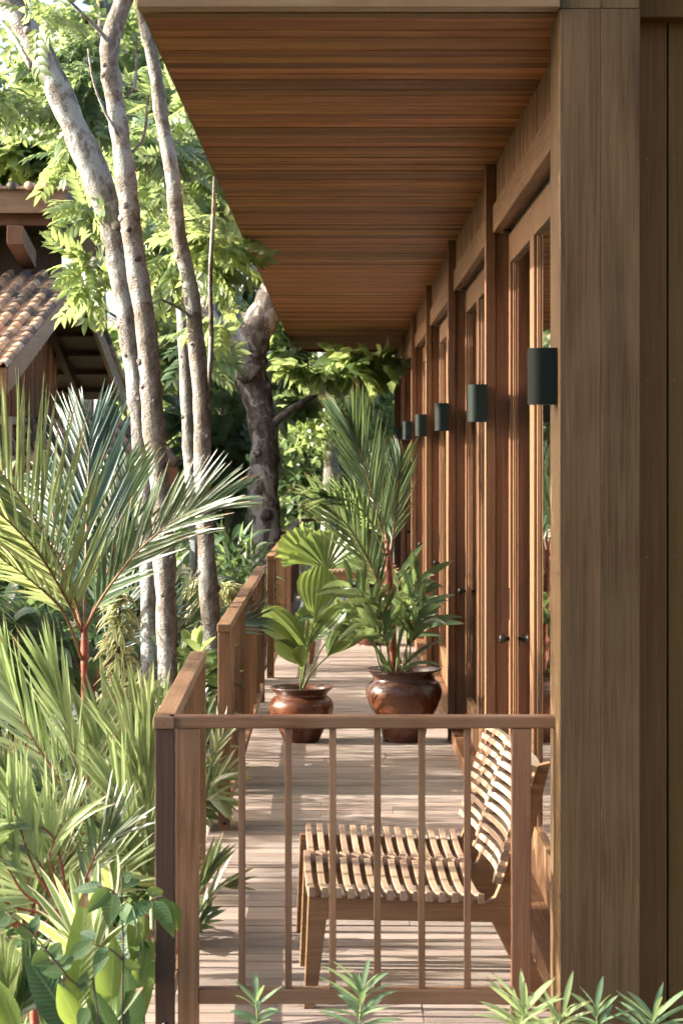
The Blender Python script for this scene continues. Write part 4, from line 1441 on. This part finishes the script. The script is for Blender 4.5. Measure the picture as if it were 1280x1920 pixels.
tA = tree('pale leaning tree whose trunk bends up to the left, close behind the straight pale trunk', 290, 11.75)
trunk_mesh(tA, [(-25, -70), (18, 0), (78, 100), (123, 200), (164, 300), (203, 400), (217, 470), (239, 600), (256, 720), (266, 830), (276, 950), (280, 1100), (282, 1250), (282, 1500)],
           [23, 22, 23, 24, 25, 23, 21, 20, 20, 19, 18, 18, 18, 19, 20], 11.75, M['barkp'], 401, 16,
           limbs=[([(30, -40), (62, 60), (112, 150), (150, 230), (196, 320), (225, 420)], [9, 10, 11, 11, 10, 8], [.12] * 6),
                  ([(60, 130), (20, 60), (-20, 20)], [5, 4, 3], [0, .2, .4])])
crown(tA, [B(60, 30, 10.4, 50, 16, .1, 7), B(158, 400, 11.9, 22, 36, .15, 26), B(172, 510, 12.2, 24, 50, .15, 30), B(20, 165, 14.5, 90, 70, 1.0, 110), B(60, -200, 12, 300, 90, 1.4, 160)], 'pinnate', .22, M['canopy'], 402)
tB = tree('straight pale spotted trunk with dark knots, the middle one of the garden', 310, 11.4)
trunk_mesh(tB, [(262, -70), (240, -20), (206, 80), (211, 160), (226, 260), (240, 370), (251, 470), (272, 600), (281, 700), (289, 810), (303, 950), (310, 1100), (314, 1240), (316, 1500)],
           [18, 18, 18, 18, 18, 19, 19, 19, 20, 21, 20, 20, 20, 20, 21], 11.4, M['barkw'], 403, 22,
           limbs=[([(218, 95), (180, 50), (150, 20), (120, -10)], [5, 4, 3, 2], [0, -.1, -.2, -.3]), ([(236, 180), (252, 160), (256, 100), (255, 60)], [3.5, 3, 2.5, 1.5], [0] * 4), ([(220, 250), (195, 205), (175, 150), (165, 90)], [3, 3, 2.5, 2], [-.05] * 4), ([(248, 285), (268, 260), (275, 215), (278, 180)], [3, 3, 2.5, 2], [0] * 4)])
crown(tB, [B(210, -200, 12, 260, 90, 1.6, 90), B(170, 150, 14.5, 60, 120, .5, 100), B(300, 250, 15.2, 60, 110, .4, 100)], 'pinnate', .22, M['canopyd'], 404)
tC = tree('slim pale trunk curving up beside the eave, nearest the deck', 402, 12.3)
trunk_mesh(tC, [(255, -60), (262, -10), (275, 60), (292, 140), (303, 220), (322, 320), (335, 440), (357, 540), (368, 640), (378, 760), (380, 880), (385, 1000), (392, 1120), (402, 1260), (405, 1400)],
           [9, 10, 12, 12, 13, 14, 14, 15, 16, 16, 16, 16, 18, 19, 20], 12.3, M['barkw'], 405, 22,
           limbs=[([(388, 760), (396, 640), (394, 520), (400, 400), (402, 330)], [5, 5, 4, 4, 3], [.1] * 5), ([(362, 600), (340, 580), (300, 560)], [4, 3, 2], [0, -.1, -.2])])
crown(tC, [B(395, 450, 13.4, 45, 90, .35, 90), B(300, 470, 14.2, 40, 90, .4, 80), B(412, 600, 13.2, 22, 16, .15, 9), B(260, -200, 12, 220, 70, 1.4, 90)], 'pinnate', .20, M['canopy'], 406)
tD = tree('pale trunk standing straight just left behind the slim curving trunk', 374, 15.0)
trunk_mesh(tD, [(325, 380), (338, 540), (346, 640), (352, 760), (358, 880), (366, 1000), (372, 1120), (374, 1300)], [10, 12, 13, 13, 13, 14, 14, 14], 15.0, M['barkp'], 407, 12)
crown(tD, [B(310, 300, 17, 140, 130, .8, 200), B(170, 210, 18.0, 130, 110, .8, 190)], 'pinnate', .26, M['canopy'], 408)
tE = tree('thick gnarled dark trunk with a twisted fork beyond the third railing', 505, 24.0)
trunk_mesh(tE, [(575, 430), (545, 500), (512, 560), (484, 612), (468, 655), (472, 710), (489, 770), (497, 840), (492, 900), (494, 960), (500, 1030), (505, 1150)], [34, 33, 31, 31, 36, 31, 28, 27, 31, 31, 33, 36], 24.0, M['barkd'], 409, 9,
           limbs=[([(476, 700), (440, 668), (412, 640), (392, 590), (372, 500)], [28, 30, 26, 17, 12], [-.1, -.15, -.15, 0, .2]), ([(505, 800), (545, 768), (592, 738), (640, 690)], [8, 7, 6, 5], [-.1, -.1, .1, .4])], n=20)
crown(tE, [B(610, 690, 22.5, 80, 26, .6, 26), B(545, 670, 25.0, 40, 40, .4, 16), B(690, 680, 23.0, 70, 26, .5, 18), B(545, 740, 25.5, 30, 40, .3, 10)], 'cluster', .42, M['canopy'], 410)
crown(tE, [B(470, 360, 27, 130, 90, 1.2, 110)], 'cluster', .5, M['canopyd'], 411, name='upper_crown')
tF = tree('slim grey trunk leaning behind the second railing, left of the dark trunk', 447, 26.0)
trunk_mesh(tF, [(360, 500), (405, 620), (435, 700), (448, 800), (448, 950), (447, 1110), (447, 1200)], [10, 11, 12, 12, 11, 12, 13], 26.0, M['barkp'], 412, 6)
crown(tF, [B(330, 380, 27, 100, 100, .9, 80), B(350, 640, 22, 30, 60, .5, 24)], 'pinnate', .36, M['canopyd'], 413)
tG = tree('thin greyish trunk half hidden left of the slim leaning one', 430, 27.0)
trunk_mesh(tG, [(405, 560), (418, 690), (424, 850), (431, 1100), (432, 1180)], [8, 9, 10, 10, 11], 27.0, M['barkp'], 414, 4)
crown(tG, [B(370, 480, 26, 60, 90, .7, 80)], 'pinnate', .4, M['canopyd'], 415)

tH = tree('leafy shade tree added out of view left of the near garden bed', -2200, 7.0)  # unseen tree added to shade the corner post and front railing
q = MB(420)
q.tube(catmull([np.array([-4.9, 6.6, GZ - .1]), np.array([-4.8, 6.6, 1.2]), np.array([-4.6, 6.5, 2.6]), np.array([-4.5, 6.4, 3.8])], 12), [.09 - .004 * i for i in range(12)], 10, rnd=.5, wob=.06)
q.build('trunk', M['barkp'], tH)
crown(tH, [(-4.6, 6.25, 3.7, 1.0, .7, 1.45, 240), (-3.6, 6.55, 4.0, .7, .42, 1.7, 260), (-6.5, 9.2, 3.6, 1.2, .9, .9, 60), (-6.8, 12.5, 3.6, 1.2, 1.2, .9, 60), (-5, 9.8, 1.9, .8, 1.3, .6, 50), (-5, 12.8, 1.9, .8, 1.5, .6, 60), (-5, 16.2, 1.9, .8, 1.6, .6, 60)], 'twig', .42, M['canopyd'], 421)  # last blobs are loose leaf clumps added to dapple wall and deck

# trees of the grove beyond the deck
def grove_tree(label, px, d, h, tr, blobs, kind, size, mat, seed, name='tree', bend=.3):
    c = P(px, 855, d)
    t = thing(name, label, 'tree', (c[0], d, GZ), 'trees of the grove beyond the deck')
    q = MB(seed)
    pth = catmull([np.array([c[0], d, GZ - .1]), np.array([c[0] + bend * .3, d, h * .35]), np.array([c[0] - bend * .2, d, h * .7]), np.array([c[0] + bend * .5, d, h])], 16)
    q.tube(pth, [tr * (1 - .04 * i) for i in range(16)], 12, rnd=.5, wob=.08)
    for k in range(7):
        i = q.rng.randint(7, 14)
        a = q.rng.random() * 6.28
        e = np.array([math.cos(a) * 1.4, math.sin(a), .7]) * q.rng.uniform(.6, 1.4)
        q.tube(catmull([pth[i], pth[i] + e * .5 + np.array([0, 0, .1]), pth[i] + e], 7), [tr * .4 * (1 - .12 * j) for j in range(7)], 7, rnd=.5)
    q.build('trunk', M['barkd'] if seed % 2 else M['barkp'], t)
    crown(t, [B(*b) for b in blobs], kind, size, mat, seed + 1)
    return t
grove_tree('small leaved sunlit tree seen just under the far end of the soffit', 610, 33, 5.5, .14, [(620, 740, 33, 90, 90, 1.6, 520), (700, 730, 34, 60, 90, 1.2, 300)], 'twig', .42, M['canopy'], 430)
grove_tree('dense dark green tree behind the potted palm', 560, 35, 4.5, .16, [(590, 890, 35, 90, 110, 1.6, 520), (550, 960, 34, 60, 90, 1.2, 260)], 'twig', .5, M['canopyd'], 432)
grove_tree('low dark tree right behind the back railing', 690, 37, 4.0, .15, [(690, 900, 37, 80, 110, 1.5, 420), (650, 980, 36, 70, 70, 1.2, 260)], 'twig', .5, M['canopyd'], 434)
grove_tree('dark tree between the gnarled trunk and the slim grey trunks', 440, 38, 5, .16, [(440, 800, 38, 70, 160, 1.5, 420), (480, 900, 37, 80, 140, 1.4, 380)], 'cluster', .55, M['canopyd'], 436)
grove_tree('tall bright tree over the dark fork', 470, 42, 8, .2, [(420, 520, 42, 120, 130, 2.0, 520), (520, 640, 41, 70, 90, 1.4, 260)], 'cluster', .62, M['canopy'], 438)
grove_tree('tall leafy tree behind the tiled house ridge', 150, 40, 9, .22, [(60, 280, 40, 150, 110, 2.0, 360), (200, 330, 39, 130, 150, 2.0, 420)], 'cluster', .7, M['canopy'], 440)
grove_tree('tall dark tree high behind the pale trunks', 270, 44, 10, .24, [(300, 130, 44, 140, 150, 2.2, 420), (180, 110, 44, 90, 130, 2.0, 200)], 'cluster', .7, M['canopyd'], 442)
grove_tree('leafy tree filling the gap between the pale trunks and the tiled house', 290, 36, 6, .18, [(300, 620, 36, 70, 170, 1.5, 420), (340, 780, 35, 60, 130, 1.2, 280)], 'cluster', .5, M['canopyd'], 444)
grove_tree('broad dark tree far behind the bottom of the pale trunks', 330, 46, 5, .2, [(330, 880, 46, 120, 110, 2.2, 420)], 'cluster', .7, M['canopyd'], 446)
grove_tree('tall backlit tree far behind the eave corner', 400, 52, 11, .24, [(380, 300, 52, 130, 180, 2.5, 480)], 'cluster', .8, M['canopy'], 448)
grove_tree('pale sunlit tree far behind the back railing', 650, 52, 7, .2, [(640, 860, 52, 150, 150, 2.5, 620)], 'twig', .75, M['canopy'], 450)
grove_tree('dark tree far back filling the grove above the back railing', 560, 58, 8, .24, [(560, 780, 58, 150, 190, 3, 620)], 'cluster', .9, M['canopyd'], 452)
grove_tree('wide dark tree far back on the left behind the tiled house', 60, 56, 9, .24, [(60, 760, 56, 160, 230, 3, 620)], 'cluster', .9, M['canopyd'], 454)
grove_tree('pale leafed tree between the slim grey trunks and the gnarled trunk', 430, 31, 4.5, .1, [(420, 700, 31, 60, 110, 1.2, 360), (400, 900, 31, 60, 90, 1.0, 260)], 'twig', .42, M['canopy'], 456)
grove_tree('pale leafed tree seen between the two pale trunks and the slim curving trunk', 320, 29, 5, .1, [(320, 640, 29, 50, 140, 1.0, 360), (330, 860, 29, 50, 110, 1.0, 240)], 'twig', .42, M['canopy'], 458)
grove_tree('bright fine leafed tree high behind the forking pale trunks', 180, 34, 9, .14, [(150, 130, 34, 150, 150, 1.6, 620), (330, 330, 34, 90, 160, 1.4, 420)], 'twig', .5, M['canopy'], 460)
# far wood that closes the view
V_, F_, r_ = spray_mesh([(x, y, z, 5, 3, 2.6, 330) for x, y, z in ((-12, 74, 1.5), (-6, 76, 1.2), (0, 75, 1.6), (6, 74, 2), (-9, 78, 5), (-3, 79, 5), (3, 78, 5.2), (-14, 78, 5))], 'cluster', 1.3, 77)
struct(np_mesh('distant_wood', V_, F_, r_, np.zeros(len(V_)), M['canopy']), 'stuff')

# ground cover in the beds: small leaves nobody could count
rs = np.random.RandomState(9)
blobs = []
for k in range(46):
    yy = 7.2 + 22 * rs.rand() ** 1.2
    blobs.append((-.9 - rs.rand() * (.6 + yy * .12), yy, GZ + .08, .5, .5, .14, 34))
V_, F_, r_ = spray_mesh(blobs, 'twig', .22, 78)
struct(np_mesh('ground_cover', V_, F_, r_, np.zeros(len(V_)), M['under']), 'stuff')

# ------------------------------------------------------------------ tiled house on the left
th = thing('tiled_house', 'timber house with a clay tiled gable roof on the left behind the palms', 'house', (-3.4, 24, GZ))
E = P(11, 690, 22.1)
A = P(150, 515, 25.0)
G = P(236, 742, 27.9)
rd = nrm(np.array([-1.0, .10, 0]))       # along the ridge, away from the gable
nv = E - A
far = G - A
def slope_pt(u, v, h=0.0, e=None):
    e = nv if e is None else e
    up = nrm(np.cross(rd, e)) if e is nv else nrm(np.cross(e, rd))
    if up[2] < 0:
        up = -up
    return A + rd * u + e * v + up * h
q = MB(501)
nc, nr = 17, 19
for j in range(nr):
    v0, v1 = j / nr - .008, (j + 1) / nr + .018
    for i in range(nc):
        u = .02 + i * .19
        jit = q.rng.uniform(-.006, .006)
        # flat pan
        q.hexa([slope_pt(u + .04, v1, .012), slope_pt(u + .16, v1, .012), slope_pt(u + .16, v0, .0), slope_pt(u + .04, v0, .0),
                slope_pt(u + .04, v1, .035), slope_pt(u + .16, v1, .035), slope_pt(u + .16, v0, .014), slope_pt(u + .04, v0, .014)])
        # rounded cover tile
        n = 7
        V = []
        for vv, r_, hh in ((v1, .056, .038), (v0, .046, .016)):
            for k in range(n):
                a = math.pi * k / (n - 1)
                V.append(slope_pt(u + jit + r_ * math.cos(a), vv, hh + r_ * math.sin(a)))
        V += [slope_pt(u + jit + .04 * math.cos(math.pi * k / (n - 1)), v1, .038 + .04 * math.sin(math.pi * k / (n - 1))) for k in range(n)]
        q.add(V, [(k, k + 1, n + k + 1, n + k) for k in range(n - 1)] + [(k + 1, k, 2 * n + k, 2 * n + k + 1) for k in range(n - 1)], smooth=False)
roof = q.build('roof', M['tile'], th)
q = MB(502)
def slab(q, e, u0, u1, v0, v1, h0, h1, mi=0):
    q.hexa([slope_pt(u0, v1, h0, e), slope_pt(u1, v1, h0, e), slope_pt(u1, v0, h0, e), slope_pt(u0, v0, h0, e), slope_pt(u0, v1, h1, e), slope_pt(u1, v1, h1, e), slope_pt(u1, v0, h1, e), slope_pt(u0, v0, h1, e)], mi)
slab(q, nv, .03, 4.2, -.01, 1.0, -.05, -.004)
slab(q, far, .03, 4.2, -.01, 1.0, -.05, .03)
for k in range(6):
    slab(q, far, .02, 4.2, .1 + .16 * k, .14 + .16 * k, -.10, -.052)
for k in range(3):
    slab(q, far, .5 + k * .9, .58 + k * .9, 0, 1.0, -.17, -.102)
q.build('roof_boards', M['railzd'], th)  # dark wood puts the shade inside the closed gable into the colour
q = MB(503)
for i in range(18):
    q.tube([slope_pt(-.01, i / 18, .03, far), slope_pt(-.01, (i + 1.12) / 18, .05, far)], [.045, .055], 8)
q.build('verge_tiles', M['tile'], th)
for e, nm in ((nv, 0), (far, 1)):
    q = MB(504 + nm)
    q.hexa([slope_pt(-.02, 1.0, 0, e) + np.array([0, 0, -.26]), slope_pt(.025, 1.0, 0, e) + np.array([0, 0, -.26]), slope_pt(.025, -.02, 0, e) + np.array([0, 0, -.2]), slope_pt(-.02, -.02, 0, e) + np.array([0, 0, -.2]),
            slope_pt(-.02, 1.0, 0, e), slope_pt(.025, 1.0, 0, e), slope_pt(.025, -.02, 0, e), slope_pt(-.02, -.02, 0, e)], rnd=.5)
    q.build('barge_board', M['tan'], th, bevel=.004)
q = MB(506)
e1, e2 = slope_pt(-.02, 1.001), slope_pt(4, 1.001)
f_ = np.array([0, -.04, 0])
z_ = np.array([0, 0, -.26])
q.hexa([e1 + z_ + f_, e2 + z_ + f_, e2 + z_, e1 + z_, e1 + f_, e2 + f_, e2, e1])
q.build('eave_board', M['housex'], th, bevel=.004)
# walls of upright battens
q = MB(507)
wx = .50                                   # how far the gable wall stands in from the verge
y0_, y1_ = 23.1, 27.0
y = y0_
while y < y1_:
    v = (y - A[1]) / nv[1] if y < A[1] else (y - A[1]) / far[1]
    top = (A + (nv if y < A[1] else far) * v)[2] - .1
    x = A[0] - wx + (y - A[1]) * .0 - .02 * q.rng.random()
    q.box(x - .03, x, y, y + .055, GZ, top)
    y += .085
q.box(A[0] - wx - .08, A[0] - wx - .05, y0_, y1_, GZ, 2.55, mi=1)
x = A[0] - wx - .01
while x > -6.5:
    q.box(x - .055, x, y0_ - .03 - .02 * q.rng.random(), y0_ + .02, GZ, 2.45)
    x -= .085
q.box(-6.5, A[0] - wx - .06, y0_ + .03, y0_ + .05, GZ, 2.5, mi=1)
q.build('wall', [M['hut'], M['dark']], th)
q = MB(508)
q.box(A[0] - wx - .02, A[0] - wx + .035, y0_ - .06, y1_, 2.04, 2.12)
q.box(-6.5, A[0] - wx - .021, y0_ - .075, y0_ - .025, 2.04, 2.12)
q.box(A[0] - wx - .02, A[0] - wx + .03, y0_ - .06, y0_ - .02, 1.2, 2.039)
q.build('belt_beam', M['cream'], th, bevel=.004)
# skirt roof below
q = MB(509)
za, zb2 = 1.34, 1.62
p0, p1 = np.array([-5.5, 22.0, 0]), np.array([-1.72, 23.6, 0])
dv = nrm(p1 - p0)
sv = np.array([-dv[1], dv[0], 0])
q.hexa([p0 + (0, 0, za), p1 + (0, 0, za), p1 + sv * .05 + (0, 0, za), p0 + sv * .05 + (0, 0, za), p0 + (0, 0, zb2), p1 + (0, 0, zb2), p1 + sv * .05 + (0, 0, zb2), p0 + sv * .05 + (0, 0, zb2)])
q.build('skirt_board', M['railx'], th, bevel=.004)
q = MB(510)
L_ = float(np.linalg.norm(p1 - p0))
i = 0
u = 0
while u < L_ - .02:
    for j in range(5):
        a = p0 + dv * (u + .05) + sv * (-.05 + .24 * j) + (0, 0, zb2 + .03 + .09 * j)
        q.tube([a, a + sv * .27 + np.array([0, 0, .10])], [.055, .048], 8)
    q.hexa([p0 + dv * u + (0, 0, zb2 + .0), p0 + dv * (u + .12) + (0, 0, zb2 + .0), p0 + dv * (u + .12) + sv * 1.1 + (0, 0, zb2 + .42), p0 + dv * u + sv * 1.1 + (0, 0, zb2 + .42)] + [p0 + dv * u + (0, 0, zb2 + .02), p0 + dv * (u + .12) + (0, 0, zb2 + .02), p0 + dv * (u + .12) + sv * 1.1 + (0, 0, zb2 + .44), p0 + dv * u + sv * 1.1 + (0, 0, zb2 + .44)])
    u += .125
q.build('skirt_roof', M['tile'], th)
q = MB(511)
for x in (-5.2, -3.6, -1.9):
    y = 22.0 + (x + 5.5) / 3.78 * 1.6 + .12
    q.box(x - .05, x + .05, y, y + .1, GZ - .05, za + .1)
q.build('veranda_post', M['railz'], th, bevel=.004)
# upper roof: eave beam, lower beam, bracket, dark underside
q = MB(512)
ub = P(0, 355, 24.3)
zt, zl = ub[2], P(0, 399, 24.3)[2]
q.box(-7, -2.98, 24.28, 24.33, zl, zt)
q.build('upper_eave_board', M['fascia'], th, bevel=.004)
q = MB(513)
q.box(-7, -3.15, 24.55, 24.65, P(0, 421, 24.5)[2], P(0, 400, 24.5)[2])
q.build('upper_beam', M['railx'], th, bevel=.004)
q = MB(514)
a, b = P(28, 440, 23.7), P(50, 470, 25.2)
q.beam(a, b + np.array([.02, 0, -.1]), .17, .2)
q.build('bracket', M['housey'], th, bevel=.004)
q = MB(515)
q.hexa([np.array([-7, 24.34, zl + .02]), np.array([-3.0, 24.34, zl + .02]), np.array([-3.0, 28.5, zl - .1]), np.array([-7, 28.5, zl - .1]), np.array([-7, 24.34, zt]), np.array([-3.0, 24.34, zt]), np.array([-3.0, 28.5, zt + .2]), np.array([-7, 28.5, zt + .2])])
q.box(-7, -3.3, 26.4, 26.45, 3.2, zl)
q.build('upper_soffit', M['railzd'], th)
q = MB(516)
x = -3.0
while x > -6:
    q.tube([(x, 24.2, zt + .03), (x, 24.6, zt + .06)], [.05, .045], 8)
    q.box(x - .14, x - .045, 24.22, 24.6, zt + .002, zt + .03)
    x -= .19
q.build('upper_tiles', M['tile'], th)
